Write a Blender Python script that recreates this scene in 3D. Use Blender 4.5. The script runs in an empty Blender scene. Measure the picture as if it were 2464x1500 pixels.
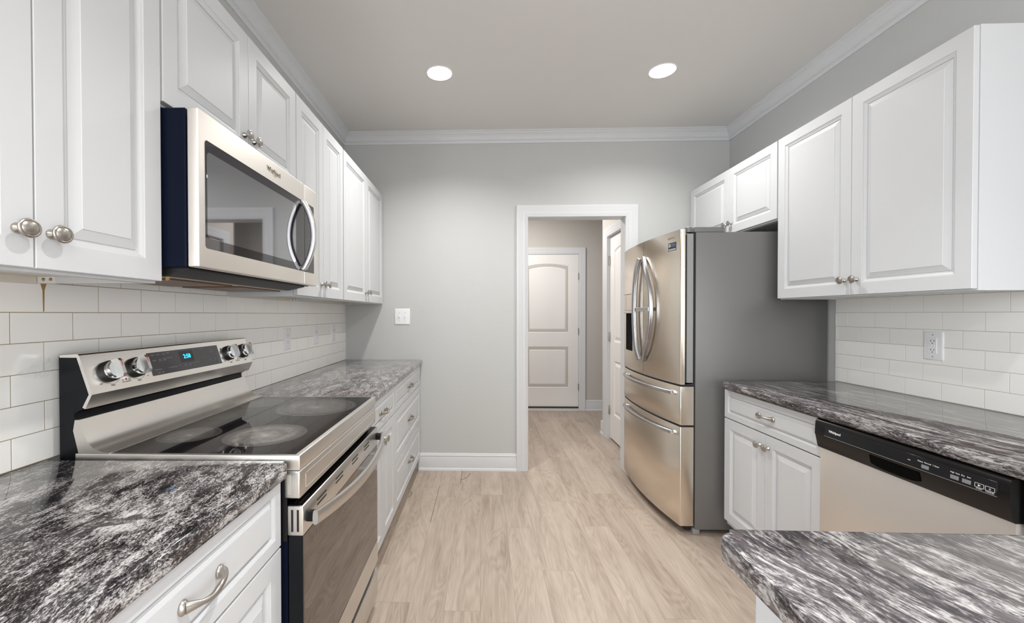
import bpy, bmesh, math, random
from mathutils import Matrix, Vector
random.seed(7)
C = bpy.context.scene.collection
SC = bpy.context.scene
PI = math.pi

# ------------------------------------------------------------------ camera, world, light, exposure
F_PX, CX, CY = 995.94, 1132.19, 766.03
YAW, PITCH, ROLL, CAM_H = -0.0287, -0.0102, -0.0011, 1.2911
cam_data = bpy.data.cameras.new('camera')
cam_data.sensor_fit = 'HORIZONTAL'
cam_data.sensor_width = 36.0
cam_data.lens = 36.0 * F_PX / 2464.0
cam_data.shift_x = (1232.0 - CX) / 2464.0
cam_data.shift_y = (CY - 750.0) / 2464.0
cam_data.clip_start = 0.02
cam = bpy.data.objects.new('camera', cam_data)
C.objects.link(cam)
_f = Vector((math.sin(YAW) * math.cos(PITCH), math.cos(YAW) * math.cos(PITCH), math.sin(PITCH)))
_r = Vector((math.cos(YAW), -math.sin(YAW), 0))
_u = _r.cross(_f)
_r2 = math.cos(ROLL) * _r + math.sin(ROLL) * _u
_u2 = -math.sin(ROLL) * _r + math.cos(ROLL) * _u
cam.matrix_world = Matrix(((_r2.x, _u2.x, -_f.x, 0), (_r2.y, _u2.y, -_f.y, 0), (_r2.z, _u2.z, -_f.z, CAM_H), (0, 0, 0, 1)))
SC.camera = cam

SC.view_settings.view_transform = 'Standard'
SC.view_settings.look = 'None'
SC.view_settings.gamma = 1.0
SC.view_settings.use_curve_mapping = False
SC.view_settings.exposure = 0.17
world = bpy.data.worlds.new('world')
SC.world = world
world.use_nodes = True
world.node_tree.nodes['Background'].inputs[0].default_value = (0.75, 0.85, 1.0, 1)
world.node_tree.nodes['Background'].inputs[1].default_value = 1.0

CAN_W, FRONT_CAN_W, WINDOW_FILL_W, HALL_FILL_W, REAR_FILL_W = 14.0, 12.5, 15.0, 27.5, 16.0
SIDE_FILL_R_W, SIDE_FILL_L_W = 53.0, 118.0

def area(name, loc, size, power, rot=(0, 0, 0), color=(1, 1, 1), shape='DISK', size_y=None):
    d = bpy.data.lights.new(name, 'AREA')
    d.shape = shape; d.size = size; d.energy = power; d.color = color
    if size_y: d.size_y = size_y
    o = bpy.data.objects.new(name, d); C.objects.link(o)
    o.location = loc; o.rotation_euler = rot
    return o

# room dimensions (metres); camera stands at x=0, y=0
XL, XR, D, CEIL = -1.1442, 1.9923, 3.408, 2.775
REAR = -4.3
HX0, HX1, HY1 = -0.35, 2.4, 5.56       # hall behind the far wall
WT = 0.11                               # far wall thickness
CANS = [(-0.263, 2.56), (1.100, 2.575), (0.42, 0.66)]
ZLENS = 2.812
for i, (cx_, cy_) in enumerate(CANS):
    area('downlight_bulb', (cx_, cy_, ZLENS - 0.003), 0.092, CAN_W if i < 2 else FRONT_CAN_W, color=(1.0, 0.985, 0.95)).data.spread = (2.35, 2.8, 1.95)[i]
# added fill light at two made-up living-room windows behind the camera
for wx in (-0.25, 1.1):
    area('window_fill', (wx, REAR + 0.04, 1.5), 1.05, WINDOW_FILL_W / 2, rot=(PI / 2, 0, 0), color=(0.93, 0.965, 1.0), shape='RECTANGLE', size_y=1.5)
# added fill lights on the uncut side walls, standing in for glazed doors
area('side_fill', (XR - 0.03, -1.8, 1.05), 1.9, SIDE_FILL_R_W, rot=(0, PI / 2, 0), color=(0.95, 0.975, 1.0), shape='RECTANGLE', size_y=1.5)
area('side_fill', (XL + 0.03, -1.8, 1.25), 2.0, SIDE_FILL_L_W, rot=(0, -PI / 2, 0), color=(0.95, 0.975, 1.0), shape='RECTANGLE', size_y=1.5)
for q in ((-0.26, -1.5), (1.1, -1.5), (-0.26, -3.0), (1.1, -3.0)):  # added ceiling fill lights behind the camera, without fixtures
    area('living_room_fill', (q[0], q[1], 2.755), 0.14, REAR_FILL_W, color=(1.0, 0.985, 0.965))
area('hall_fill', (0.45, 4.55, 2.70), 0.25, HALL_FILL_W, color=(1.0, 0.97, 0.945))  # unseen lamp added to brighten the hall, no fixture

# ------------------------------------------------------------------ materials
def new_mat(name):
    m = bpy.data.materials.new(name); m.use_nodes = True
    nt = m.node_tree
    return m, nt, nt.nodes['Principled BSDF']

def mat(name, col, rough=0.5, metal=0.0, spec=0.5, coat=0.0, ior=None, emit=None, bump=None, rvar=None):
    m, nt, b = new_mat(name)
    b.inputs['Base Color'].default_value = (*col, 1)
    b.inputs['Roughness'].default_value = rough
    b.inputs['Metallic'].default_value = metal
    b.inputs['Specular IOR Level'].default_value = spec
    b.inputs['Coat Weight'].default_value = coat
    b.inputs['Coat Roughness'].default_value = 0.08
    if ior: b.inputs['IOR'].default_value = ior
    if emit:
        b.inputs['Emission Color'].default_value = (*emit[0], 1)
        b.inputs['Emission Strength'].default_value = emit[1]
    N, L = nt.nodes, nt.links
    if bump or rvar:
        tc = N.new('ShaderNodeTexCoord')
        mp = N.new('ShaderNodeMapping'); L.new(tc.outputs['Object'], mp.inputs[0])
        sc = (bump or rvar)[0]
        mp.inputs['Scale'].default_value = sc
        no = N.new('ShaderNodeTexNoise'); no.inputs['Scale'].default_value = 1.0; no.inputs['Detail'].default_value = 4
        L.new(mp.outputs[0], no.inputs[0])
        if bump:
            bp = N.new('ShaderNodeBump'); bp.inputs['Strength'].default_value = bump[1]; bp.inputs['Distance'].default_value = bump[2]
            L.new(no.outputs[0], bp.inputs['Height']); L.new(bp.outputs[0], b.inputs['Normal'])
        if rvar:
            mr = N.new('ShaderNodeMapRange'); mr.inputs['From Min'].default_value = 0.3; mr.inputs['From Max'].default_value = 0.7
            mr.inputs['To Min'].default_value = rvar[1]; mr.inputs['To Max'].default_value = rvar[2]
            L.new(no.outputs[0], mr.inputs[0]); L.new(mr.outputs[0], b.inputs['Roughness'])
    return m

M = {}
M['white'] = mat('cabinet_white_paint', (0.590, 0.600, 0.616), 0.40, spec=0.34)
M['cabinet_inside'] = mat('cabinet_underside_cream', (0.66, 0.62, 0.55), 0.5)
M['trim'] = mat('trim_white_paint', (0.625, 0.635, 0.65), 0.42, spec=0.35)
M['wall'] = mat('greige_wall_paint', (0.512, 0.518, 0.513), 0.72, spec=0.25, bump=((90, 90, 90), 0.12, 0.004))
M['hall_wall'] = mat('hall_wall_paint', (0.52, 0.495, 0.46), 0.75, spec=0.25, bump=((90, 90, 90), 0.10, 0.004))
M['ceiling'] = mat('ceiling_paint', (0.70, 0.69, 0.67), 0.85, spec=0.2)
M['door'] = mat('door_white_paint', (0.79, 0.77, 0.755), 0.4, bump=((160, 160, 6), 0.05, 0.003))
M['nickel'] = mat('brushed_nickel', (0.46, 0.43, 0.395), 0.32, 1.0)
M['hinge'] = mat('satin_hinge_metal', (0.42, 0.39, 0.33), 0.35, 1.0)
M['steel'] = mat('stainless_steel', (0.88, 0.84, 0.80), 0.42, 1.0, rvar=((900, 8, 900), 0.40, 0.44))
M['steel_y'] = mat('stainless_steel_grain_along', (0.74, 0.715, 0.685), 0.33, 1.0, rvar=((900, 8, 900), 0.32, 0.36))
M['steel_v'] = mat('stainless_steel_fridge', (0.79, 0.715, 0.62), 0.24, 1.0, rvar=((700, 700, 5), 0.225, 0.255))
M['steel_mw'] = mat('stainless_steel_soft', (0.92, 0.88, 0.83), 0.46, 1.0, rvar=((900, 8, 900), 0.44, 0.48))
M['steel_bright'] = mat('polished_steel', (0.70, 0.70, 0.715), 0.20, 1.0)
M['chrome'] = mat('chrome', (0.60, 0.62, 0.62), 0.12, 1.0)
M['handle_steel'] = mat('grey_handle_steel', (0.43, 0.44, 0.465), 0.22, 1.0)
M['panel_steel'] = mat('range_panel_steel', (0.80, 0.77, 0.735), 0.22, 1.0)
M['grip_steel'] = mat('knob_grip_steel', (0.60, 0.60, 0.60), 0.35, 1.0)
M['fridge_side'] = mat('fridge_grey_side', (0.20, 0.198, 0.194), 0.42, 0.5, spec=0.5, bump=((700, 700, 700), 0.10, 0.001))
M['fridge_liner'] = mat('fridge_liner_grey', (0.33, 0.335, 0.33), 0.35, 0.4)
M['hinge_cover'] = mat('grey_plastic', (0.17, 0.175, 0.175), 0.4)
M['black'] = mat('black_enamel', (0.0055, 0.0065, 0.009), 0.25, spec=0.2)
M['black_matte'] = mat('black_plastic', (0.006, 0.006, 0.006), 0.5)
M['navy_side'] = mat('dark_enamel_side', (0.0055, 0.008, 0.019), 0.3, spec=0.06)
M['black_glass'] = mat('cooktop_black_glass', (0.010, 0.009, 0.009), 0.03, spec=0.5)
M['dispenser'] = mat('dispenser_dark_plastic', (0.022, 0.02, 0.022), 0.35)
M['dw_black'] = mat('dishwasher_black_panel', (0.005, 0.0045, 0.0045), 0.24, spec=0.25)
M['dw_gloss'] = mat('dishwasher_gloss_insert', (0.007, 0.007, 0.009), 0.10, spec=0.35)
M['display'] = mat('control_display_glass', (0.055, 0.052, 0.056), 0.12)
M['print_grey'] = mat('grey_printing', (0.30, 0.30, 0.31), 0.5)
M['print_white'] = mat('white_printing', (0.75, 0.75, 0.76), 0.5)
M['print_dark'] = mat('dark_printing', (0.05, 0.05, 0.055), 0.5)
M['print_red'] = mat('red_marking', (0.50, 0.03, 0.02), 0.4)
M['button'] = mat('grey_button', (0.20, 0.205, 0.215), 0.4)
M['logo'] = mat('logo_metal', (0.42, 0.37, 0.30), 0.25, 1.0)
M['clock'] = mat('clock_blue_digits', (0.0, 0.02, 0.05), 0.4, emit=((0.02, 0.48, 1.0), 2.2))
M['lens'] = mat('lamp_lens', (1, 1, 1), 0.4, emit=((1.0, 0.97, 0.93), 6.0))
M['can'] = mat('downlight_white_baffle', (0.86, 0.86, 0.86), 0.45)
M['plate'] = mat('white_switch_plate', (0.80, 0.80, 0.82), 0.3)
M['slot'] = mat('dark_socket_slot', (0.05, 0.045, 0.04), 0.6)
M['sticker'] = mat('black_sticker', (0.018, 0.02, 0.024), 0.3)
M['sticker_blue'] = mat('sticker_blue_print', (0.16, 0.24, 0.38), 0.4)
M['sticker_pale'] = mat('sticker_pale_print', (0.42, 0.48, 0.48), 0.4)
M['grout_left'] = mat('stained_grout', (0.30, 0.245, 0.17), 0.9)
M['grout_right'] = mat('light_grout', (0.47, 0.42, 0.36), 0.9)
M['tile'] = mat('glazed_white_tile', (0.88, 0.87, 0.845), 0.22, spec=0.5)
M['caulk'] = mat('white_caulk', (0.72, 0.70, 0.66), 0.6)
M['toe'] = mat('toe_kick_paint', (0.62, 0.61, 0.60), 0.5)
M['floor_gap'] = mat('dark_floor_gap', (0.03, 0.024, 0.02), 0.8)
M['grease'] = mat('greasy_filter', (0.13, 0.05, 0.012), 0.35, 0.4, bump=((220, 220, 220), 0.8, 0.004))
M['vent_metal'] = mat('vent_underside_metal', (0.30, 0.28, 0.25), 0.3, 0.8)
M['rust'] = mat('brown_grease_drip', (0.34, 0.22, 0.09), 0.5)

def mirror_glass(name, base, refl, rough=0.03):
    m, nt, b = new_mat(name)
    b.inputs['Base Color'].default_value = (*base, 1); b.inputs['Roughness'].default_value = rough
    b.inputs['IOR'].default_value = 1.6
    g = nt.nodes.new('ShaderNodeBsdfGlossy'); g.inputs['Color'].default_value = (*refl, 1); g.inputs['Roughness'].default_value = rough
    mx = nt.nodes.new('ShaderNodeAddShader'); out = nt.nodes['Material Output']
    nt.links.new(b.outputs[0], mx.inputs[0]); nt.links.new(g.outputs[0], mx.inputs[1]); nt.links.new(mx.outputs[0], out.inputs[0])
    return m
M['mw_window'] = mirror_glass('microwave_window_glass', (0.004, 0.004, 0.005), (0.30, 0.30, 0.315))
M['mw_border'] = mirror_glass('microwave_black_border', (0.012, 0.011, 0.012), (0.03, 0.028, 0.032))
M['oven_glass'] = mirror_glass('oven_door_glass', (0.006, 0.004, 0.004), (0.125, 0.11, 0.103), 0.015)

def math_node(nt, op, a, b=None, c=None):
    n = nt.nodes.new('ShaderNodeMath'); n.operation = op
    for i, v in enumerate((a, b, c)):
        if v is None: continue
        if isinstance(v, (int, float)): n.inputs[i].default_value = v
        else: nt.links.new(v, n.inputs[i])
    return n.outputs[0]

def ramp(nt, fac, stops):
    r = nt.nodes.new('ShaderNodeValToRGB'); el = r.color_ramp.elements
    while len(el) < len(stops): el.new(0.5)
    for e, (p, c) in zip(el, stops):
        e.position = p; e.color = (*c, 1)
    nt.links.new(fac, r.inputs[0])
    return r.outputs[0]

def mix_col(nt, fac, a, b, mode='MIX'):
    n = nt.nodes.new('ShaderNodeMix'); n.data_type = 'RGBA'; n.blend_type = mode
    for sock, v in ((n.inputs[0], fac), (n.inputs[6], a), (n.inputs[7], b)):
        if isinstance(v, (int, float)): sock.default_value = v
        elif isinstance(v, tuple): sock.default_value = (*v, 1)
        else: nt.links.new(v, sock)
    return n.outputs[2]

def granite(name, angle, along, across, patch, bias=0.0, rough=0.07, seed=0.0, grey=0.0, fw=1.0, lo=0.0, hi=1.0):
    """streaked black / grey / white granite; streaks run at `angle` degrees in the slab plane"""
    m, nt, b = new_mat(name); N, L = nt.nodes, nt.links
    tc = N.new('ShaderNodeTexCoord')
    warp = N.new('ShaderNodeTexNoise'); warp.inputs['Scale'].default_value = 3.2; warp.inputs['Detail'].default_value = 3
    L.new(tc.outputs['Object'], warp.inputs[0])
    wv = N.new('ShaderNodeVectorMath'); wv.operation = 'SCALE'; wv.inputs['Scale'].default_value = 0.085
    L.new(warp.outputs['Color'], wv.inputs[0])
    ad = N.new('ShaderNodeVectorMath'); ad.operation = 'ADD'
    L.new(tc.outputs['Object'], ad.inputs[0]); L.new(wv.outputs[0], ad.inputs[1])
    rot = N.new('ShaderNodeMapping'); rot.vector_type = 'POINT'; rot.inputs['Rotation'].default_value = (0, 0, -math.radians(angle))
    rot.inputs['Location'].default_value = (seed, seed * 0.7, 0)
    L.new(ad.outputs[0], rot.inputs[0])
    def nz(sx, sy, detail=4, dist=0.3, rough_=0.6):
        mp = N.new('ShaderNodeMapping'); mp.inputs['Scale'].default_value = (sx, sy, sy)
        L.new(rot.outputs[0], mp.inputs[0])
        n = N.new('ShaderNodeTexNoise'); n.inputs['Scale'].default_value = 1; n.inputs['Detail'].default_value = detail
        n.inputs['Roughness'].default_value = rough_; n.inputs['Distortion'].default_value = dist
        L.new(mp.outputs[0], n.inputs[0]); return n.outputs[0]
    fine = nz(along * 2.2, across * 2.2, 3, 0.4, 0.7)
    mid = nz(along * 0.42, across * 0.55, 6, 0.9, 0.68)
    big = nz(patch[0], patch[1], 4, 1.3, 0.55)
    v = math_node(nt, 'ADD', math_node(nt, 'MULTIPLY', fine, 0.55 * fw), math_node(nt, 'MULTIPLY', mid, 0.52))
    v = math_node(nt, 'ADD', v, math_node(nt, 'MULTIPLY', big, 0.40))
    v = math_node(nt, 'ADD', v, bias + 0.5 - (0.55 * fw + 0.52 + 0.40) / 2)
    col = ramp(nt, v, [(0.41, (0.010 + grey * .4, 0.009 + grey * .35, 0.010 + grey * .4)), (0.475, (0.050 + grey, 0.043 + grey * .88, 0.046 + grey * .97)),
                       (0.515, (0.16 + grey * .6, 0.15 + grey * .6, 0.152 + grey * .6)), (0.56, (0.40 * hi, 0.385 * hi, 0.385 * hi)), (0.64, (0.62 * hi, 0.605 * hi, 0.605 * hi)), (0.75, (0.74 * hi, 0.72 * hi, 0.72 * hi))])
    blotch = ramp(nt, nz(patch[0] * 1.7, patch[1] * 1.1, 2, 1.6, 0.45), [(0.60, (0, 0, 0)), (0.66, (1, 1, 1))])
    dark = (0.035 + grey, 0.028 + grey * .87, 0.029 + grey * .93)
    L.new(mix_col(nt, math_node(nt, 'MULTIPLY', blotch, 0.85), col, dark), b.inputs['Base Color'])
    b.inputs['Roughness'].default_value = rough
    b.inputs['Specular IOR Level'].default_value = 0.5
    return m
M['granite_near'] = granite('granite_speckled', 100, 85, 170, (5.5, 15), 0.000, hi=0.88)
M['granite_far'] = granite('granite_swirled', 92, 42, 110, (4, 11), 0.020, seed=3.1, grey=0.085, hi=0.72)
M['granite_right'] = granite('granite_fine_streaks', -86, 26, 230, (2.5, 20), -0.016, seed=5.3, grey=0.02, fw=0.8, hi=0.85)
M['granite_pen'] = granite('granite_broad_streaks', -75, 36, 130, (5, 24), -0.014, seed=1.7, grey=0.042, fw=0.8, hi=0.84)

def floor_mat():
    m, nt, b = new_mat('vinyl_oak_planks'); N, L = nt.nodes, nt.links
    PW, PL = 0.156, 1.22
    tc = N.new('ShaderNodeTexCoord'); sp = N.new('ShaderNodeSeparateXYZ'); L.new(tc.outputs['Object'], sp.inputs[0])
    u = math_node(nt, 'DIVIDE', math_node(nt, 'ADD', sp.outputs[0], 0.167 + PW * 40), PW)
    row = math_node(nt, 'FLOOR', u)
    wn = N.new('ShaderNodeTexWhiteNoise'); wn.noise_dimensions = '1D'; L.new(row, wn.inputs['W'])
    v = math_node(nt, 'ADD', math_node(nt, 'DIVIDE', math_node(nt, 'ADD', sp.outputs[1], 20.0), PL), wn.outputs[0])
    idx = math_node(nt, 'FLOOR', v)
    cb = N.new('ShaderNodeCombineXYZ'); L.new(row, cb.inputs[0]); L.new(idx, cb.inputs[1])
    w2 = N.new('ShaderNodeTexWhiteNoise'); w2.noise_dimensions = '2D'; L.new(cb.outputs[0], w2.inputs['Vector'])
    # distance to seams
    fu = math_node(nt, 'FRACT', u); fv = math_node(nt, 'FRACT', v)
    du = math_node(nt, 'MULTIPLY', math_node(nt, 'MINIMUM', fu, math_node(nt, 'SUBTRACT', 1.0, fu)), PW)
    dv = math_node(nt, 'MULTIPLY', math_node(nt, 'MINIMUM', fv, math_node(nt, 'SUBTRACT', 1.0, fv)), PL)
    seam = math_node(nt, 'LESS_THAN', math_node(nt, 'MINIMUM', du, dv), 0.0009)
    # grain: each plank offset in the noise domain
    off = N.new('ShaderNodeVectorMath'); off.operation = 'SCALE'; off.inputs['Scale'].default_value = 37.0
    L.new(w2.outputs['Color'], off.inputs[0])
    ad = N.new('ShaderNodeVectorMath'); ad.operation = 'ADD'; L.new(tc.outputs['Object'], ad.inputs[0]); L.new(off.outputs[0], ad.inputs[1])
    def nz(scale, detail, dist=0.0, r=0.55):
        mp = N.new('ShaderNodeMapping'); mp.inputs['Scale'].default_value = scale; L.new(ad.outputs[0], mp.inputs[0])
        n = N.new('ShaderNodeTexNoise'); n.inputs['Scale'].default_value = 1; n.inputs['Detail'].default_value = detail
        n.inputs['Distortion'].default_value = dist; n.inputs['Roughness'].default_value = r; L.new(mp.outputs[0], n.inputs[0]); return n.outputs[0]
    cath = nz((8.0, 0.9, 1), 2, 0.6)
    rings = math_node(nt, 'SINE', math_node(nt, 'MULTIPLY', cath, 120.0))
    ringm = math_node(nt, 'MULTIPLY', math_node(nt, 'ADD', rings, 1.0), 0.5)
    fine = nz((210, 9, 1), 4, 0.2)
    soft = nz((16, 1.6, 1), 4, 0.9)
    knot = nz((7.0, 3.2, 1), 3, 1.0)
    g = math_node(nt, 'ADD', math_node(nt, 'MULTIPLY', soft, 0.55), math_node(nt, 'MULTIPLY', fine, 0.26))
    g = math_node(nt, 'ADD', g, math_node(nt, 'MULTIPLY', ringm, 0.085))
    g = math_node(nt, 'ADD', g, math_node(nt, 'MULTIPLY', math_node(nt, 'SUBTRACT', w2.outputs[0], 0.5), 0.13))
    col = ramp(nt, g, [(0.24, (0.262, 0.203, 0.158)), (0.40, (0.365, 0.297, 0.243)), (0.53, (0.430, 0.357, 0.297)), (0.72, (0.505, 0.428, 0.362))])
    kn = ramp(nt, knot, [(0.70, (0, 0, 0)), (0.78, (1, 1, 1))])
    col = mix_col(nt, math_node(nt, 'MULTIPLY', kn, 0.6), col, (0.25, 0.18, 0.135))
    col = mix_col(nt, math_node(nt, 'MULTIPLY', seam, 0.45), col, (0.16, 0.115, 0.085))
    L.new(col, b.inputs['Base Color'])
    b.inputs['Roughness'].default_value = 0.42; b.inputs['Specular IOR Level'].default_value = 0.4
    bp = N.new('ShaderNodeBump'); bp.inputs['Strength'].default_value = 0.12; bp.inputs['Distance'].default_value = 0.002
    L.new(fine, bp.inputs['Height']); L.new(bp.outputs[0], b.inputs['Normal'])
    return m
M['floor'] = floor_mat()

def burner_mat(name, r, stain):
    """printed rings plus scorched haze on black glass; object origin = burner centre"""
    m, nt, b = new_mat(name); N, L = nt.nodes, nt.links
    tc = N.new('ShaderNodeTexCoord'); ln = N.new('ShaderNodeVectorMath'); ln.operation = 'LENGTH'
    L.new(tc.outputs['Object'], ln.inputs[0])
    d = math_node(nt, 'DIVIDE', ln.outputs['Value'], r)
    haze = ramp(nt, d, [(0.0, (1, 1, 1)), (0.20, (0.62, 0.62, 0.62)), (0.45, (0.42, 0.42, 0.42)), (0.66, (0.52, 0.52, 0.52)), (0.86, (0.22, 0.22, 0.22)), (0.96, (0, 0, 0))])
    no = N.new('ShaderNodeTexNoise'); no.inputs['Scale'].default_value = 42; no.inputs['Detail'].default_value = 6; L.new(tc.outputs['Object'], no.inputs[0])
    n2 = N.new('ShaderNodeTexNoise'); n2.inputs['Scale'].default_value = 11; n2.inputs['Detail'].default_value = 3; L.new(tc.outputs['Object'], n2.inputs[0])
    hz = math_node(nt, 'MULTIPLY', math_node(nt, 'MULTIPLY', haze, math_node(nt, 'ADD', no.outputs[0], 0.25)), stain)
    hz = math_node(nt, 'MULTIPLY', hz, math_node(nt, 'ADD', n2.outputs[0], 0.4))
    ring = None
    for rr in (0.905, 0.94, 0.975):
        k = math_node(nt, 'LESS_THAN', math_node(nt, 'ABSOLUTE', math_node(nt, 'SUBTRACT', d, rr)), 0.0055)
        ring = k if ring is None else math_node(nt, 'MAXIMUM', ring, k)
    col = mix_col(nt, hz, (0.012, 0.011, 0.011), (0.36, 0.335, 0.315))
    col = mix_col(nt, math_node(nt, 'MULTIPLY', ring, 0.6), col, (0.24, 0.23, 0.23))
    L.new(col, b.inputs['Base Color']); b.inputs['Roughness'].default_value = 0.05; b.inputs['Specular IOR Level'].default_value = 0.5
    return m

# ------------------------------------------------------------------ mesh helpers
def xform(bm, verts, f):
    for v in verts: v.co = f(v.co)

def merge(bm, src):
    me = bpy.data.meshes.new('tmp'); src.to_mesh(me); src.free()
    bm.from_mesh(me); bpy.data.meshes.remove(me)

def box(bm, x0, x1, y0, y1, z0, z1, bev=0.0, seg=2, tf=None):
    t = bmesh.new()
    bmesh.ops.create_cube(t, size=1.0)
    for v in t.verts:
        v.co = Vector(((x0 + x1) / 2 + v.co.x * (x1 - x0), (y0 + y1) / 2 + v.co.y * (y1 - y0), (z0 + z1) / 2 + v.co.z * (z1 - z0)))
    if bev > 0:
        bmesh.ops.bevel(t, geom=list(t.edges), offset=bev, segments=seg, profile=0.5, affect='EDGES')
    if tf:
        for v in t.verts: v.co = tf(v.co)
    merge(bm, t); return bm

def quad_strip(bm, loops, close_ends=True, cyclic=True):
    """loops: list of equal-length vertex position loops, bridged in order"""
    rows = [[bm.verts.new(p) for p in lp] for lp in loops]
    n = len(rows[0])
    for a, b in zip(rows, rows[1:]):
        for i in range(n if cyclic else n - 1):
            j = (i + 1) % n
            bm.faces.new((a[i], a[j], b[j], b[i]))
    if close_ends:
        bm.faces.new(rows[0][::-1]); bm.faces.new(rows[-1])
    return rows

def lathe(bm, prof, n=20, tf=None, cap=True):
    """prof: (r, h) pairs along +z"""
    t = bmesh.new()
    loops = [[Vector((max(r, 1e-5) * math.cos(2 * PI * i / n), max(r, 1e-5) * math.sin(2 * PI * i / n), h)) for i in range(n)] for r, h in prof]
    quad_strip(t, loops, cap)
    bmesh.ops.remove_doubles(t, verts=t.verts, dist=1e-6)
    bmesh.ops.recalc_face_normals(t, faces=t.faces)
    if tf:
        for v in t.verts: v.co = tf(v.co)
    merge(bm, t); return bm

def extrude_profile(bm, prof, y0, y1, tf=None):
    """closed polygon prof of (x, z) extruded along y"""
    t = bmesh.new()
    quad_strip(t, [[Vector((x, y0, z)) for x, z in prof], [Vector((x, y1, z)) for x, z in prof]])
    bmesh.ops.recalc_face_normals(t, faces=t.faces)
    if tf:
        for v in t.verts: v.co = tf(v.co)
    merge(bm, t); return bm

def sweep(bm, pts, radii, n=12, up=Vector((0, 0, 1)), flat=1.0, power=2.0):
    """tube through pts; radii per point (float or (a, b)); power>2 squares the section"""
    t = bmesh.new(); loops = []
    pts = [Vector(p) for p in pts]
    for i, p in enumerate(pts):
        tan = (pts[min(i + 1, len(pts) - 1)] - pts[max(i - 1, 0)]).normalized()
        s = tan.cross(up)
        s = s.normalized() if s.length > 1e-5 else Vector((1, 0, 0))
        w = s.cross(tan).normalized()
        r = radii[i] if isinstance(radii, (list, tuple)) and not isinstance(radii[0], float) or isinstance(radii, list) else radii
        a, b_ = r if isinstance(r, tuple) else (r, r * flat)
        lp = []
        for k in range(n):
            th = 2 * PI * k / n; c, s_ = math.cos(th), math.sin(th)
            c = math.copysign(abs(c) ** (2 / power), c); s_ = math.copysign(abs(s_) ** (2 / power), s_)
            lp.append(p + s * (a * c) + w * (b_ * s_))
        loops.append(lp)
    quad_strip(t, loops)
    bmesh.ops.recalc_face_normals(t, faces=t.faces)
    merge(bm, t); return bm

def base_of(bm):
    xs = [v.co.x for v in bm.verts]; ys = [v.co.y for v in bm.verts]; zs = [v.co.z for v in bm.verts]
    return Vector(((min(xs) + max(xs)) / 2, (min(ys) + max(ys)) / 2, min(zs)))

WORLD = {}
def obj(name, bm, material, parent=None, origin=None, smooth=35):
    """link the bmesh (world coordinates) as one mesh object"""
    o = bpy.data.objects.new(name, None) if False else None
    loc = Vector(origin) if origin is not None else (WORLD[parent.name] if parent else base_of(bm))
    for v in bm.verts: v.co -= loc
    me = bpy.data.meshes.new(name); bm.to_mesh(me); bm.free()
    me.materials.append(material)
    if smooth:
        for p in me.polygons: p.use_smooth = True
        me.set_sharp_from_angle(angle=math.radians(smooth))
    o = bpy.data.objects.new(name, me); C.objects.link(o)
    if parent:
        o.parent = parent; o.location = loc - WORLD[parent.name]
    else: o.location = loc
    WORLD[o.name] = loc.copy()
    return o

def tag(o, label, cat=None, group=None, kind=None):
    o['label'] = label
    if cat: o['category'] = cat
    if group: o['group'] = group
    if kind: o['kind'] = kind
    return o

def thing(name, label, cat, loc, group=None):
    o = bpy.data.objects.new(name, None); C.objects.link(o); o.location = loc
    o.empty_display_size = 0.1
    WORLD[o.name] = Vector(loc)
    return tag(o, label, cat, group)

def struct(name, bm, m, label, cat, smooth=35):
    o = obj(name, bm, m, origin=(0, 0, 0), smooth=smooth)
    return tag(o, label, cat, kind='structure')

def text_bm(bm, s, size, tf, extrude=0.0004, align='CENTER', bold=0.0):
    cu = bpy.data.curves.new('lettering', 'FONT'); cu.body = s; cu.size = size; cu.extrude = extrude
    cu.align_x = align; cu.align_y = 'CENTER'; cu.offset = bold; cu.resolution_u = 3
    ob = bpy.data.objects.new('lettering_tmp', cu); C.objects.link(ob)
    dg = bpy.context.evaluated_depsgraph_get()
    me = bpy.data.meshes.new_from_object(ob.evaluated_get(dg))
    t = bmesh.new(); t.from_mesh(me)
    for v in t.verts: v.co = tf(v.co)
    bpy.data.objects.remove(ob); bpy.data.curves.remove(cu); bpy.data.meshes.remove(me)
    merge(bm, t); return bm

def on_left(x, y, z):     # local (right, up, out) on a face that looks to +x
    return lambda c: Vector((x + c.z, y + c.x, z + c.y))
def on_right(x, y, z):    # the same on a face that looks to -x
    return lambda c: Vector((x - c.z, y - c.x, z + c.y))
def on_front(x, y, z):    # on a face that looks to -y
    return lambda c: Vector((x + c.x, y - c.z, z + c.y))

# ------------------------------------------------------------------ the room shell
bm = bmesh.new(); box(bm, XL - 0.3, HX1 + 0.2, REAR - 0.2, HY1 + 0.2, -0.08, 0.0)
floor = struct('floor', bm, M['floor'], 'pale oak look plank floor running to the hall', 'floor', smooth=0)
bm = bmesh.new()   # split and lifted planks by the far wall
def floor_line(bm, pts, w):
    for a, b_ in zip(pts, pts[1:]):
        a, b_ = Vector((*a, 0.0006)), Vector((*b_, 0.0006)); d = (b_ - a).normalized(); s = Vector((-d.y, d.x, 0)) * w / 2
        lo = Vector((0, 0, -0.002))
        vs = [bm.verts.new(p) for p in (a - s, b_ - s, b_ + s, a + s)]
        vl = [bm.verts.new(v.co + lo) for v in vs]
        bm.faces.new(vs)
        for i in range(4): bm.faces.new((vs[i], vl[i], vl[(i + 1) % 4], vs[(i + 1) % 4]))
floor_line(bm, [(-0.167, 3.388), (-0.167, 3.13)], 0.003)
floor_line(bm, [(-0.323, 3.085), (-0.323, 2.72), (-0.323, 2.55)], 0.0022)
floor_line(bm, [(-0.165, 3.20), (-0.145, 3.225), (-0.122, 3.255), (-0.108, 3.30), (-0.098, 3.345)], 0.003)
tag(obj('floor_crack', bm, M['floor_gap'], floor, smooth=0), 'dark open seams and a curved split in the planks')

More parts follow.
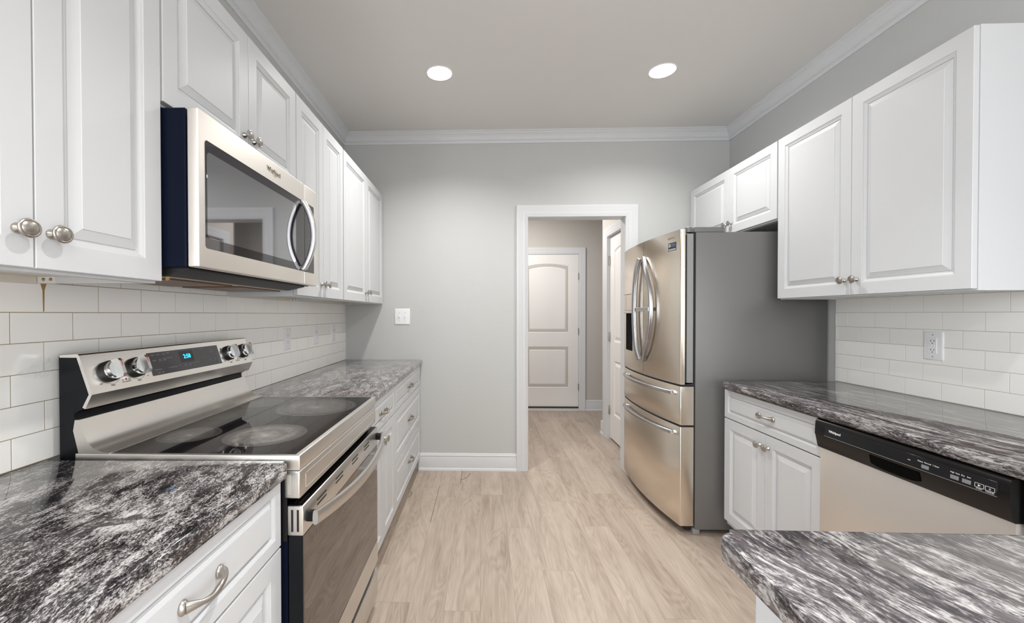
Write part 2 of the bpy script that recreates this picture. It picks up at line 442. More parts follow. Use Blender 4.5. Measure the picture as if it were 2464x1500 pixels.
# ceiling with round holes for the downlights
def ceiling_mesh():
    bm = bmesh.new()
    def loop(pts):
        vs = [bm.verts.new(p) for p in pts]
        for i in range(len(vs)): bm.edges.new((vs[i], vs[(i + 1) % len(vs)]))
    x0, x1, y0, y1 = XL - 0.12, XR + 0.12, REAR - 0.12, D + WT / 2
    loop([(x0, y0, CEIL), (x1, y0, CEIL), (x1, y1, CEIL), (x0, y1, CEIL)])
    for cx_, cy_ in CANS:
        loop([(cx_ + 0.075 * math.cos(2 * PI * i / 40), cy_ + 0.075 * math.sin(2 * PI * i / 40), CEIL) for i in range(40)])
    bmesh.ops.triangle_fill(bm, use_beauty=True, use_dissolve=False, edges=list(bm.edges), normal=(0, 0, -1))
    # upper skin closes the space above so no light leaks in
    box(bm, x0, x1, y0, y1, CEIL + 0.10, CEIL + 0.16)
    for a in ((x0, x0 + .02, y0, y1), (x1 - .02, x1, y0, y1), (x0, x1, y0, y0 + .02), (x0, x1, y1 - .02, y1)):
        box(bm, *a, CEIL, CEIL + 0.12)
    box(bm, HX0 - 0.1, HX1 + 0.1, D + WT / 2, HY1 + 0.1, CEIL, CEIL + 0.1)
    return bm
struct('ceiling', ceiling_mesh(), M['ceiling'], 'flat greige ceiling over kitchen and hall', 'ceiling', smooth=0)

OX0, OX1, OZ = 0.371, 1.166, 2.085          # opening to the hall
bm = bmesh.new(); box(bm, XL - 0.12, XL, REAR - 0.12, D + WT, 0, CEIL)
struct('wall_left', bm, M['wall'], 'pale greige wall behind the range and its cabinets', 'wall')
bm = bmesh.new(); box(bm, XR, XR + 0.12, REAR - 0.12, D, 0, CEIL)
struct('wall_right', bm, M['wall'], 'pale greige wall behind refrigerator and right cabinets', 'wall')
bm = bmesh.new()
box(bm, XL, OX0, D, D + WT, 0, CEIL); box(bm, OX1, XR + 0.12, D, D + WT, 0, CEIL); box(bm, OX0, OX1, D, D + WT, OZ, CEIL)
struct('wall_far', bm, M['wall'], 'pale greige end wall with the doorway', 'wall')
# rear wall of the living area behind the camera, with two windows added for fill light
bm = bmesh.new()
ws = [(-0.80, 0.30), (0.55, 1.65)]; zs0, zs1 = 0.7, 2.3
box(bm, XL, XR, REAR - 0.12, REAR, 0, zs0); box(bm, XL, XR, REAR - 0.12, REAR, zs1, CEIL)
for a, b_ in ((XL, ws[0][0]), (ws[0][1], ws[1][0]), (ws[1][1], XR)): box(bm, a, b_, REAR - 0.12, REAR, zs0, zs1)
struct('wall_rear', bm, M['wall'], 'greige wall with two added windows behind the viewer', 'wall')
for k, (a, b_) in enumerate(ws):
    bm = bmesh.new()
    for q in ((a, a + .05, zs0, zs1), (b_ - .05, b_, zs0, zs1), (a, b_, zs0, zs0 + .05), (a, b_, zs1 - .05, zs1), (a, b_, 1.48, 1.52)):
        box(bm, q[0], q[1], REAR - 0.09, REAR - 0.03, q[2], q[3])
    struct('window_%d' % (k + 1), bm, M['trim'], 'white framed window added behind the viewer for fill light', 'window')
for k, (xw_, sg) in enumerate(((XR, -1), (XL, 1))):  # frames added around the side fill lights, no openings behind them
    bm = bmesh.new()
    for q in ((-2.62, -2.56, 0.0, 2.08), (-1.04, -0.98, 0.0, 2.08), (-2.62, -0.98, 2.02, 2.08), (-2.62, -0.98, 0.0, 0.07)):
        box(bm, *sorted((xw_, xw_ + sg * 0.02)), *q)
    struct('window_%d' % (k + 3), bm, M['trim'], 'white frame added around a fill light on the side wall', 'window')
# hall
bm = bmesh.new(); box(bm, HX0 - 0.1, HX1 + 0.1, HY1, HY1 + 0.1, 0, CEIL)
struct('wall_hall_end', bm, M['hall_wall'], 'shaded greige wall at the end of the hall', 'wall')
bm = bmesh.new(); box(bm, HX0 - 0.1, HX0, D + WT, HY1, 0, CEIL)
struct('wall_hall_left', bm, M['hall_wall'], 'greige wall on the left of the hall', 'wall')
HW = 1.295
HDY0, HDY1 = 3.545, 4.315
bm = bmesh.new()
box(bm, HW, HW + 0.11, HDY1, 4.51, 0, CEIL); box(bm, HW, HW + 0.11, D + WT, HDY0, 0, CEIL); box(bm, HW, HW + 0.11, HDY0, HDY1, 2.085, CEIL)
box(bm, HX1, HX1 + 0.1, D + WT, HY1, 0, CEIL)
struct('wall_hall_right', bm, M['hall_wall'], 'wall holding the white door on the right of the hall', 'wall')

# crown moulding
CROWN = [(0, -0.0885), (0.007, -0.0885), (0.012, -0.081), (0.013, -0.070), (0.018, -0.0685), (0.0185, -0.064), (0.022, -0.062), (0.024, -0.052), (0.030, -0.039),
         (0.040, -0.028), (0.051, -0.021), (0.053, -0.014), (0.060, -0.012), (0.064, -0.008), (0.064, 0.0), (0, 0)]
bm = bmesh.new(); extrude_profile(bm, [(XL + d, CEIL + z) for d, z in CROWN], REAR, D)
struct('trim_1', bm, M['trim'], 'white crown moulding above the left cabinets', 'crown moulding')
bm = bmesh.new(); extrude_profile(bm, [(XR - d, CEIL + z) for d, z in CROWN], REAR, D)
struct('trim_2', bm, M['trim'], 'white crown moulding above the right cabinets', 'crown moulding')
bm = bmesh.new(); extrude_profile(bm, [(d, CEIL + z) for d, z in CROWN], XL, XR, tf=lambda c: Vector((c.y, D - c.x, c.z)))
struct('trim_3', bm, M['trim'], 'white crown moulding along the far wall', 'crown moulding')

# baseboards: board with beaded top and a shoe strip
BASE = [(0, 0), (0.024, 0), (0.024, 0.010), (0.020, 0.018), (0.0135, 0.0205), (0.0135, 0.108), (0.0115, 0.113), (0.0135, 0.117), (0.0125, 0.124), (0.009, 0.127),
        (0.0085, 0.133), (0.005, 0.139), (0, 0.140)]
CAS = 0.0935
bm = bmesh.new(); extrude_profile(bm, BASE, -0.53, OX0 - CAS + 0.001, tf=lambda c: Vector((c.y, D - c.x, c.z)))
struct('baseboard_far', bm, M['trim'], 'tall white baseboard on the far wall beside the drawers', 'baseboard')
bm = bmesh.new(); extrude_profile(bm, BASE, 1.372, HX1, tf=lambda c: Vector((c.y, HY1 - c.x, c.z)))
struct('baseboard_hall_end', bm, M['trim'], 'white baseboard at the end of the hall', 'baseboard')
bm = bmesh.new(); extrude_profile(bm, [(HW - d, z) for d, z in BASE], 4.40, 4.52)
extrude_profile(bm, BASE, HW - 0.012, HW + 0.11, tf=lambda c: Vector((c.y, 4.51 + c.x, c.z)))
struct('baseboard_hall_right', bm, M['trim'], 'short white baseboard end at the corner of the hall', 'baseboard')

# door casings
CASING = [(0, 0), (0, 0.009), (0.004, 0.012), (0.018, 0.0125), (0.022, 0.0155), (0.030, 0.0165), (0.052, 0.0165), (0.058, 0.019), (0.074, 0.0205), (0.080, 0.0225),
          (0.0915, 0.0225), (0.0935, 0.020), (0.0935, 0)]
def casing(bm, a0, a1, zt, tf, w=CAS):
    k = w / 0.0935
    t = bmesh.new()
    rows = [[t.verts.new(tf(Vector(p))) for p in ((a0 - s * k, 0, o_), (a0 - s * k, zt + s * k, o_), (a1 + s * k, zt + s * k, o_), (a1 + s * k, 0, o_))] for s, o_ in CASING]
    for r0, r1 in zip(rows, rows[1:]):
        for i in range(3): t.faces.new((r0[i], r0[i + 1], r1[i + 1], r1[i]))
    t.faces.new([r[0] for r in rows]); t.faces.new([r[3] for r in rows])
    bmesh.ops.recalc_face_normals(t, faces=t.faces)
    merge(bm, t)
bm = bmesh.new()
casing(bm, OX0 + .001, OX1 - .001, OZ - .001, on_front(0, D, 0))
casing(bm, OX0 + .001, OX1 - .001, OZ - .001, lambda c: Vector((c.x, D + WT + c.z, c.y)))
box(bm, OX0, OX0 + 0.004, D, D + WT, 0, OZ); box(bm, OX1 - 0.004, OX1, D, D + WT, 0, OZ); box(bm, OX0, OX1, D, D + WT, OZ - 0.004, OZ)
struct('trim_4', bm, M['trim'], 'white casing around the doorway to the hall', 'door casing')

def arch_outline(xl, xr, zb, zt, rise, inset, n=14):
    xl += inset; xr -= inset; zb += inset; zt -= inset
    pts = [(xl, zb), (xr, zb)]
    for i in range(n + 1):
        x = xr + (xl - xr) * i / n
        k = (2 * (x - xl) / (xr - xl) - 1)
        pts.append((x, zt + rise * (1 - k * k)))
    return pts

def panel_door_leaf(bm, w, h, t, tf, arch=0.034):
    """interior two-panel door leaf, arched upper panel; local x width, y height, z out"""
    b = bmesh.new()
    st = 0.125
    panels = [(st, w - st, 0.255, 0.80, 0.0), (st, w - st, 0.99, h - 0.155, arch)]
    def loop(pts, z):
        return [b.verts.new((x, y, z)) for x, y in pts]
    edges = []
    def ring_edges(vs):
        for i in range(len(vs)): edges.append(b.edges.new((vs[i], vs[(i + 1) % len(vs)])))
    outer = loop([(0, 0), (w, 0), (w, h), (0, h)], 0); ring_edges(outer)
    prof = [(0, 0), (0.004, -0.003), (0.014, -0.0085), (0.024, -0.0085), (0.026, -0.0075), (0.048, -0.0025), (0.050, -0.001)]
    firsts = []
    for xl, xr, zb, zt, rise in panels:
        rows = [loop(arch_outline(xl, xr, zb, zt, rise, i), d) for i, d in prof]
        ring_edges(rows[0])
        for r0, r1 in zip(rows, rows[1:]):
            for i in range(len(r0)):
                j = (i + 1) % len(r0); b.faces.new((r0[i], r0[j], r1[j], r1[i]))
        b.faces.new(rows[-1])
    bmesh.ops.triangle_fill(b, use_beauty=True, use_dissolve=False, edges=edges, normal=(0, 0, 1))
    back = loop([(0, 0), (w, 0), (w, h), (0, h)], -t)
    for i in range(4):
        j = (i + 1) % 4; b.faces.new((outer[i], back[i], back[j], outer[j]))
    b.faces.new(back[::-1])
    bmesh.ops.recalc_face_normals(b, faces=b.faces)
    for v in b.verts: v.co = tf(v.co)
    merge(bm, b)

# hall end door
DE0, DE1 = 0.46, 1.277
bm = bmesh.new(); panel_door_leaf(bm, DE1 - DE0, 2.03, 0.03, on_front(DE0, HY1 - 0.004, 0.052))
d1 = struct('door_1', bm, M['door'], 'white door with arched upper panel at the hall end', 'door', smooth=25)
for z in (1.79, 1.055, 0.315):
    bm = bmesh.new(); lathe(bm, [(0.006, -0.045), (0.006, 0.045)], 10, tf=lambda c: Vector((DE1 + 0.002 + c.x, HY1 - 0.012 + c.y, z + c.z)))
    tag(obj('hinge', bm, M['hinge'], d1), 'satin metal hinge')
bm = bmesh.new(); box(bm, DE0 - 0.01, DE1 + 0.005, HY1 - 0.03, HY1 - 0.001, 0.0, 0.030)
tag(obj('threshold', bm, M['trim'], d1), 'white threshold strip')
bm = bmesh.new(); box(bm, DE0, DE1, HY1 - 0.022, HY1 - 0.004, 0.030, 0.052)
tag(obj('door_sweep', bm, mat('dark_weather_strip', (0.05, 0.035, 0.02), 0.7), d1), 'dark worn gap under the door')
bm = bmesh.new(); casing(bm, DE0 - 0.004, DE1 + 0.004, 2.084, on_front(0, HY1, 0), 0.09)
struct('trim_5', bm, M['trim'], 'white casing around the hall end door', 'door casing')
# hall side door (on the wall right of the hall)
bm = bmesh.new(); panel_door_leaf(bm, HDY1 - HDY0 - 0.012, 2.055, 0.03, on_right(HW + 0.022, HDY1 - 0.006, 0.02))
d2 = struct('door_2', bm, M['door'], 'white panelled door on the right side of the hall', 'door', smooth=25)
for z in (1.84, 1.055, 0.30):
    bm = bmesh.new(); box(bm, HW + 0.006, HW + 0.021, HDY1 - 0.016, HDY1 + 0.004, z - 0.047, z + 0.047, 0.002)
    tag(obj('hinge', bm, M['hinge'], d2), 'satin metal hinge')
bm = bmesh.new()
casing(bm, -HDY1, -HDY0, 2.085, lambda c: Vector((HW - c.z, -c.x, c.y)), 0.088)
box(bm, HW, HW + 0.11, HDY1 - 0.004, HDY1, 0, 2.085); box(bm, HW, HW + 0.11, HDY0, HDY0 + 0.004, 0, 2.085); box(bm, HW, HW + 0.11, HDY0, HDY1, 2.081, 2.085)
box(bm, HW + 0.053, HW + 0.065, HDY1 - 0.016, HDY1 - 0.004, 0, 2.081)
struct('trim_6', bm, M['trim'], 'white casing around the side door of the hall', 'door casing')

# ------------------------------------------------------------------ subway tile backsplashes
TV, TH = 0.0766, 0.1540
def tile_wall(bm, y0, y1, z0, z1, phase, tf):
    """bevelled tiles in running bond; local x along wall, y up, z out"""
    k0 = 0
    row = 0; z = 0.914
    while z < z1 - 0.004:
        top = min(z + TV - 0.0016, z1)
        ph = phase + (TH / 2 if row % 2 else 0)
        n0 = math.floor((y0 - ph) / TH)
        y = ph + n0 * TH
        while y < y1 - 0.003:
            a, b_ = max(y + 0.0008, y0), min(y + TH - 0.0008, y1)
            if b_ - a > 0.006:
                e = 0.0005; d = random.uniform(-0.0001, 0.0001)
                lo = [(a, z, 0.0), (b_, z, 0.0), (b_, top, 0.0), (a, top, 0.0)]
                md = [(a, z, 0.0063 + d), (b_, z, 0.0063 + d), (b_, top, 0.0063 + d), (a, top, 0.0063 + d)]
                hi = [(a + e, z + e, 0.007 + d), (b_ - e, z + e, 0.007 + d), (b_ - e, top - e, 0.007 + d), (a + e, top - e, 0.007 + d)]
                rows = [[bm.verts.new(tf(Vector(p))) for p in lp] for lp in (lo, md, hi)]
                for r0, r1 in zip(rows, rows[1:]):
                    for i in range(4):
                        j = (i + 1) % 4; bm.faces.new((r0[i], r0[j], r1[j], r1[i]))
                bm.faces.new(rows[-1])
            y += TH
        z += TV; row += 1
bm = bmesh.new()
# row 4 (counting from 0 at the worktop) has a joint at y = 0.9635
tile_wall(bm, 0.44, D, 0.914, 1.45, 0.9635 % TH, on_left(XL + 0.0006, 0, 0))
bs = obj('tile_backsplash', bm, M['tile'], smooth=0)
tag(bs, 'white subway tile backsplash with brownish grout behind the range', 'backsplash', 'subway tile backsplashes')
bm = bmesh.new(); box(bm, XL + 0.0004, XL + 0.0070, 0.44, D - 0.0005, 0.912, 1.45)
tag(obj('grout', bm, M['grout_left'], bs), 'brown stained grout')
bm = bmesh.new()
tile_wall(bm, -2.385, 0.0, 0.914, 1.40, (-2.3078) % TH, on_right(XR - 0.0006, 0, 0))
br = obj('tile_backsplash', bm, M['tile'], smooth=0)
tag(br, 'white subway tile backsplash above the dishwasher worktop', 'backsplash', 'subway tile backsplashes')
bm = bmesh.new(); box(bm, XR - 0.0070, XR - 0.0004, 0.0, 2.385, 0.912, 1.40)
tag(obj('grout', bm, M['grout_right'], br), 'pale grout')

bm = bmesh.new()   # brown drip in one joint under the nearest cabinet
for y_, hw_, z_ in ((1.0405, 0.0035, 1.3715),): 
    pts = [(-hw_ * 2.2, z_), (hw_ * 2.2, z_), (hw_ * 0.7, z_ - 0.018), (hw_ * 0.4, z_ - 0.072), (-hw_ * 0.4, z_ - 0.072), (-hw_ * 0.7, z_ - 0.018)]
    t = bmesh.new(); quad_strip(t, [[Vector((XL + d_, y_ + a, z)) for a, z in pts] for d_ in (0.0070, 0.0082)])
    bmesh.ops.recalc_face_normals(t, faces=t.faces); merge(bm, t)
tag(obj('grout_stain', bm, M['rust'], bs), 'brown drip stain in a tile joint')
# crumpled scrap of clear film stuck to the tiles beside the range
m_film, nt_, b_f = new_mat('clear_plastic_film')
b_f.inputs['Base Color'].default_value = (0.85, 0.86, 0.86, 1); b_f.inputs['Roughness'].default_value = 0.15; b_f.inputs['Alpha'].default_value = 0.22
bm = bmesh.new(); rnd = random.Random(3); grid = {}
for i in range(9):
    for j in range(8):
        u_, v_ = i / 8, j / 7
        edge = 0.012 * math.sin(5 * v_ + 1) * (1 - u_)
        grid[i, j] = bm.verts.new((XL + 0.0105 + rnd.uniform(0, 0.005) + 0.004 * u_, 0.985 + edge + 0.062 * u_ + rnd.uniform(-0.002, 0.002), 1.128 + 0.052 * v_ * (0.45 + 0.55 * u_) + rnd.uniform(-0.0025, 0.0025)))
for i in range(8):
    for j in range(7): bm.faces.new((grid[i, j], grid[i + 1, j], grid[i + 1, j + 1], grid[i, j + 1]))
tag(obj('plastic_scrap', bm, m_film, smooth=0), 'crumpled scrap of clear plastic film on the tiles left of the range', 'plastic scrap')
# ------------------------------------------------------------------ cabinets
RAISED = [(0.0, -0.018), (0.0, -0.0012), (0.0012, 0.0), (0.0515, 0.0), (0.0522, -0.0022), (0.0560, -0.0034), (0.0615, -0.0066), (0.0655, -0.0076), (0.0660, -0.0112), (0.0690, -0.0112), (0.0696, -0.0092), (0.0905, -0.0022), (0.0912, -0.0008)]
def raised_panel(w, h, tf, s=1.0):
    """one raised-panel front; local origin at its lower left"""
    b = bmesh.new(); loops = []
    for i, d in RAISED:
        i2 = i * s if i > 0.002 else i
        loops.append([Vector((i2, i2, d)), Vector((w - i2, i2, d)), Vector((w - i2, h - i2, d)), Vector((i2, h - i2, d))])
    quad_strip(b, loops)
    bmesh.ops.recalc_face_normals(b, faces=b.faces)
    for v in b.verts: v.co = tf(v.co)
    return b

def knob_bm(tf):
    b = bmesh.new()
    lathe(b, [(0.0100, 0), (0.0103, 0.0015), (0.0095, 0.004), (0.0070, 0.0075), (0.0048, 0.0105), (0.0044, 0.0145), (0.0058, 0.0180), (0.0100, 0.0198), (0.0160, 0.0206), (0.0180, 0.0222),
              (0.0182, 0.0242), (0.0172, 0.0256), (0.0152, 0.0262), (0.0138, 0.0256), (0.0134, 0.0258), (0.0126, 0.0268), (0.0070, 0.0284), (0.0, 0.0290)], 28, tf=lambda c: tf(Vector((c.x * 1.07, c.y * 0.94, c.z))))
    return b

def pull_bm(tf, vertical=False):
    """arched pull with flared leaf feet, 96 mm; runs along local x"""
    b = bmesh.new(); pts, rad = [], []
    n = 22
    for i in range(n + 1):
        t = i / n; x = -0.050 + 0.100 * t
        k = abs(2 * t - 1)
        z = 0.006 + 0.024 * (1 - k ** 2.6)
        yy = 0.004 * math.sin(PI * (2 * t - 1)) * (1 - k) * 1.6
        r = 0.0042 + 0.0062 * max(0, (k - 0.58) / 0.42) ** 1.3 + 0.0024 * (1 - k) ** 1.2
        pts.append(tf(Vector((x, yy, z)))); rad.append((r, r))
    sweep(b, pts, rad, 10, up=tf(Vector((0, 0, 1))) - tf(Vector((0, 0, 0))))
    for sx in (-0.050, 0.050):
        lathe(b, [(0.0118, 0), (0.0122, 0.0022), (0.0112, 0.0040), (0.0085, 0.0075), (0.003, 0.0100)], 16, tf=lambda c: tf(Vector((sx + c.x * 0.95, c.y * 1.12, c.z))))
    return b

def front(root, kind, face, a0, a1, z0, z1, hw=None, s=1.0):
    """a door or drawer front between a0..a1 along the wall; hw = list of (type, along, z)"""
    lr, x = face
    tf = on_left(x, a0, z0) if lr == 'L' else on_right(x, a1, z0)
    bm = raised_panel(a1 - a0, z1 - z0, tf, s)
    o = obj(kind, bm, M['white'], root, smooth=0)
    for typ, a, z in (hw or []):
        t2 = on_left(x, a, z) if lr == 'L' else on_right(x, a, z)
        b2 = knob_bm(t2) if typ == 'knob' else pull_bm(t2)
        obj('knob' if typ == 'knob' else 'pull', b2, M['nickel'], o, smooth=38)
    return o

def upper(label, lr, a0, a1, z0, z1, doors, group, end_gap=0.0):
    xf = -0.82 if lr == 'L' else 1.665
    sgn = 1 if lr == 'L' else -1
    xw = XL if lr == 'L' else XR
    xb = xf - sgn * 0.0195                # carcass front
    root = thing('wall_cabinet', label, 'cabinet', ((xw + xb) / 2, (a0 + a1) / 2, z0), group)
    x0, x1 = sorted((xw + sgn * 0.0008, xb)); bm = bmesh.new(); t = 0.018
    box(bm, x0, x1, a0 + t, a1 - t, z0 + 0.02, z1)
    box(bm, x0, x1, a0, a0 + t, z0, z1); box(bm, x0, x1, a1 - t, a1, z0, z1)
    if sgn > 0: box(bm, x1 - 0.03, x1, a0 + t, a1 - t, z0, z0 + 0.02)
    else: box(bm, x0, x0 + 0.03, a0 + t, a1 - t, z0, z0 + 0.02)
    obj('carcass', bm, M['white'], root)
    if z0 < 1.6:
        bm = bmesh.new(); box(bm, x0 + 0.001, x1 - 0.031 if sgn > 0 else x1 - 0.001, a0 + t, a1 - t, z0 + 0.0165, z0 + 0.0205)
        tag(obj('bottom_panel', bm, M['cabinet_inside'], root), 'cream underside of cabinet')
    return root, (lr, xf)

GL, GR = 'white wall cabinets left of the room', 'white wall cabinets right of the room'
UZ0, UZ1, DZ0, DZ1 = 1.370, 2.270, 1.376, 2.267
r1, f = upper('white two-door wall cabinet nearest on the left, beside the microwave', 'L', 0.428, 1.040, UZ0, UZ1, 2, GL)
front(r1, 'door', f, 0.430, 0.7355, DZ0, DZ1, [('knob', 0.708, 1.4435)])
front(r1, 'door', f, 0.7385, 1.038, DZ0, DZ1, [('knob', 0.766, 1.4435)])
r2, f = upper('short white two-door wall cabinet directly above the microwave', 'L', 1.044, 1.808, 1.834, UZ1, 2, GL)
front(r2, 'door', f, 1.046, 1.4365, 1.840, DZ1, [('knob', 1.408, 1.907)])
front(r2, 'door', f, 1.4395, 1.806, 1.840, DZ1, [('knob', 1.468, 1.907)])
r3, f = upper('tall white two-door wall cabinet just beyond the microwave', 'L', 1.812, 2.425, UZ0, UZ1, 2, GL)
front(r3, 'door', f, 1.814, 2.1170, DZ0, DZ1, [('knob', 2.088, 1.4435)])
front(r3, 'door', f, 2.1200, 2.422, DZ0, DZ1, [('knob', 2.149, 1.4435)])
r4, f = upper('tall white two-door wall cabinet in the far left corner', 'L', 2.429, 3.404, UZ0, UZ1, 2, GL)
front(r4, 'door', f, 2.434, 2.9135, DZ0, DZ1, [('knob', 2.884, 1.4435)])
front(r4, 'door', f, 2.9165, 3.392, DZ0, DZ1, [('knob', 2.946, 1.4435)])
# little brackets with two screws on the inner face of each end panel, close to the wall
for root, yf, x0 in ((r1, 1.022, XL + 0.014), (r3, 2.407, XL + 0.012), (r4, 3.386, XL + 0.012)):
    bm = bmesh.new(); box(bm, x0, x0 + 0.046, yf - 0.0020, yf + 0.0005, UZ0 + 0.0005, UZ0 + 0.0195, 0.0007, 1)
    hb = tag(obj('hanging_bracket', bm, M['caulk'], root), 'pale metal bracket with two screws')
    for dx in (0.017, 0.036):
        bm = bmesh.new(); lathe(bm, [(0.0042, 0), (0.0042, 0.0012), (0.002, 0.0018)], 12, tf=on_front(x0 + dx, yf - 0.0018, UZ0 + 0.010))
        tag(obj('screw', bm, M['hinge'], hb), 'dark screw head')
    bm = bmesh.new(); box(bm, XL + 0.0078, XL + 0.0125, root.location.y - (0.30 if root is r1 else 0.29), yf - 0.001, UZ0 - 0.002, UZ0 + 0.017)
    tag(obj('wall_rail', bm, M['cabinet_inside'], root), 'cream rail against the wall')

r5, f = upper('large white two-door wall cabinet above the dishwasher worktop', 'R', 1.457, 2.389, UZ0, UZ1, 2, GR)
front(r5, 'door', f, 1.459, 1.9215, DZ0, DZ1, [('knob', 1.892, 1.4435)])
front(r5, 'door', f, 1.9245, 2.387, DZ0, DZ1, [('knob', 1.954, 1.4435)])
r6, f = upper('short white two-door wall cabinet above the refrigerator', 'R', 2.395, 3.404, 1.824, UZ1, 2, GR)
front(r6, 'door', f, 2.397, 2.8525, 1.830, DZ1, [('knob', 2.824, 1.897)])
front(r6, 'door', f, 2.8555, 3.366, 1.830, DZ1, [('knob', 2.885, 1.897)])
bm = bmesh.new(); box(bm, XR - 0.055, XR - 0.010, 2.3690, 2.3715, UZ0 + 0.0005, UZ0 + 0.0195, 0.0007, 1)
hb = tag(obj('hanging_bracket', bm, M['caulk'], r5), 'pale metal bracket under cabinet')

def base(label, lr, a0, a1, group, xf, end_panel=False):
    sgn = 1 if lr == 'L' else -1
    xw = XL if lr == 'L' else XR
    xb = xf - sgn * 0.0195
    root = thing('base_cabinet', label, 'cabinet', ((xw + xb) / 2, (a0 + a1) / 2, 0), group)
    x0, x1 = sorted((xw + sgn * 0.001, xb))
    bm = bmesh.new(); box(bm, x0, x1, a0, a1, 0.10, 0.8755)
    obj('carcass', bm, M['white'], root)
    k0, k1 = (x0, x1 - 0.055) if sgn > 0 else (x0 + 0.055, x1)
    bm = bmesh.new(); box(bm, k0, k1, a0, a1, 0.0, 0.10)
    tag(obj('toe_kick', bm, M['toe'], root), 'recessed toe kick')
    return root, (lr, xf)
GB, GB2 = 'white base cabinets left of the room', 'white base cabinets right of the room'
XBL, XBR = -0.516, 1.370
b1, f = base('white base cabinet under the nearest left granite worktop', 'L', 0.440, 1.042, GB, XBL)
front(b1, 'drawer', f, 0.442, 1.040, 0.698, 0.868, [('pull', 0.742, 0.786)], 0.55)
front(b1, 'door', f, 0.442, 0.7395, 0.112, 0.692, [('knob', 0.712, 0.635)])
front(b1, 'door', f, 0.7425, 1.040, 0.112, 0.692, [('knob', 0.770, 0.635)])
b2, f = base('white base cabinet with drawer and two doors just beyond the range', 'L', 1.820, 2.428, GB, XBL)
front(b2, 'drawer', f, 1.822, 2.426, 0.710, 0.870, [('pull', 2.118, 0.789)], 0.55)
front(b2, 'door', f, 1.822, 2.1225, 0.112, 0.704, [('knob', 2.094, 0.638)])
front(b2, 'door', f, 2.1255, 2.426, 0.112, 0.704, [('knob', 2.154, 0.638)])
b3, f = base('white three-drawer base cabinet in the far left corner', 'L', 2.432, 3.402, GB, XBL)
for z0, z1, zp, s in ((0.710, 0.870, 0.788, 0.55), (0.408, 0.704, 0.558, 0.85), (0.112, 0.402, 0.265, 0.85)):
    front(b3, 'drawer', f, 2.434, 3.398, z0, z1, [('pull', 2.90, zp)], s)
b4, f = base('white base cabinet with drawer between refrigerator and dishwasher', 'R', 1.702, 2.380, GB2, XBR)
front(b4, 'drawer', f, 1.704, 2.378, 0.709, 0.864, [('pull', 2.037, 0.790)], 0.55)
front(b4, 'door', f, 1.704, 2.0435, 0.128, 0.703, [('knob', 2.016, 0.645)])
front(b4, 'door', f, 2.0465, 2.378, 0.128, 0.703, [('knob', 2.076, 0.645)])
b5, f = base('white corner base cabinet at the near end of the dishwasher', 'R', 0.74, 1.079, GB2, XBR)
front(b5, 'filler', f, 0.745, 1.077, 0.128, 0.864, None, 0.6)

# ------------------------------------------------------------------ worktops
def slab(bm, outline, z0, z1, r=0.012):
    """slab from a plan outline with eased edges"""
    b = bmesh.new()
    lo = [b.verts.new((x, y, z0)) for x, y in outline]; hi = [b.verts.new((x, y, z1)) for x, y in outline]
    n = len(outline)
    b.faces.new(lo[::-1]); b.faces.new(hi)
    for i in range(n):
        j = (i + 1) % n; b.faces.new((lo[i], lo[j], hi[j], hi[i]))
    es = [e for e in b.edges if abs(e.verts[0].co.z - e.verts[1].co.z) < 1e-6]
    bmesh.ops.bevel(b, geom=es, offset=r, segments=5, profile=0.5, affect='EDGES')
    bmesh.ops.recalc_face_normals(b, faces=b.faces)
    merge(bm, b); return bm
def rounded(x0, x1, y0, y1, r, corners):
    pts = []
    for (cx_, cy_, a0, key) in ((x0, y0, PI, 'bl'), (x1, y0, 1.5 * PI, 'br'), (x1, y1, 0, 'tr'), (x0, y1, 0.5 * PI, 'tl')):
        if key in corners:
            ox, oy = cx_ + (r if 'l' in key else -r), cy_ + (r if 'b' in key else -r)
            for i in range(7):
                a = a0 + (PI / 2) * i / 6; pts.append((ox + r * math.cos(a), oy + r * math.sin(a)))
        else: pts.append((cx_, cy_))
    return pts
ZC0, ZC1 = 0.876, 0.914
GW = 'dark streaked granite worktops'
bm = slab(bmesh.new(), rounded(XL + 0.0075, -0.497, 0.438, 1.044, 0.012, ('tr',)), ZC0, ZC1)
w1 = tag(obj('granite_worktop', bm, M['granite_near'], smooth=45), 'black and white speckled granite worktop in the near left foreground', 'worktop', GW)
bm = slab(bmesh.new(), rounded(XL + 0.0075, -0.497, 1.8205, D - 0.002, 0.01, ()), ZC0, ZC1)
w2 = tag(obj('granite_worktop', bm, M['granite_far'], smooth=45), 'grey swirled granite worktop between the range and the far wall', 'worktop', GW)
bm = slab(bmesh.new(), rounded(1.338, XR - 0.0075, 0.085, 2.352, 0.02, ('tl',)), ZC0, ZC1)
w3 = tag(obj('granite_worktop', bm, M['granite_right'], smooth=45), 'dark granite worktop over the dishwasher along the right wall', 'worktop', GW)
bm = slab(bmesh.new(), rounded(0.403, 1.3372, 0.085, 0.732, 0.028, ('tl', 'bl')), ZC0, ZC1, 0.014)
w4 = tag(obj('granite_worktop', bm, M['granite_pen'], smooth=45), 'broad streaked granite peninsula top in the near right foreground', 'worktop', GW)
pr = thing('peninsula_base', 'white cabinet body under the granite peninsula top', 'cabinet', (0.9, 0.41, 0))
bm = bmesh.new(); box(bm, 0.468, 1.345, 0.13, 0.70, 0.10, 0.8755)
obj('body', bm, M['white'], pr)
bm = bmesh.new(); box(bm, 0.50, 1.345, 0.16, 0.64, 0.0, 0.10)
obj('toe_kick', bm, M['toe'], pr)
bm = bmesh.new(); box(bm, 0.459, 0.468, 0.62, 0.705, 0.10, 0.8755, 0.001, 1)
obj('end_stile', bm, M['white'], pr)
bm = bmesh.new(); box(bm, 0.459, 0.468, 0.125, 0.20, 0.10, 0.8755, 0.001, 1)
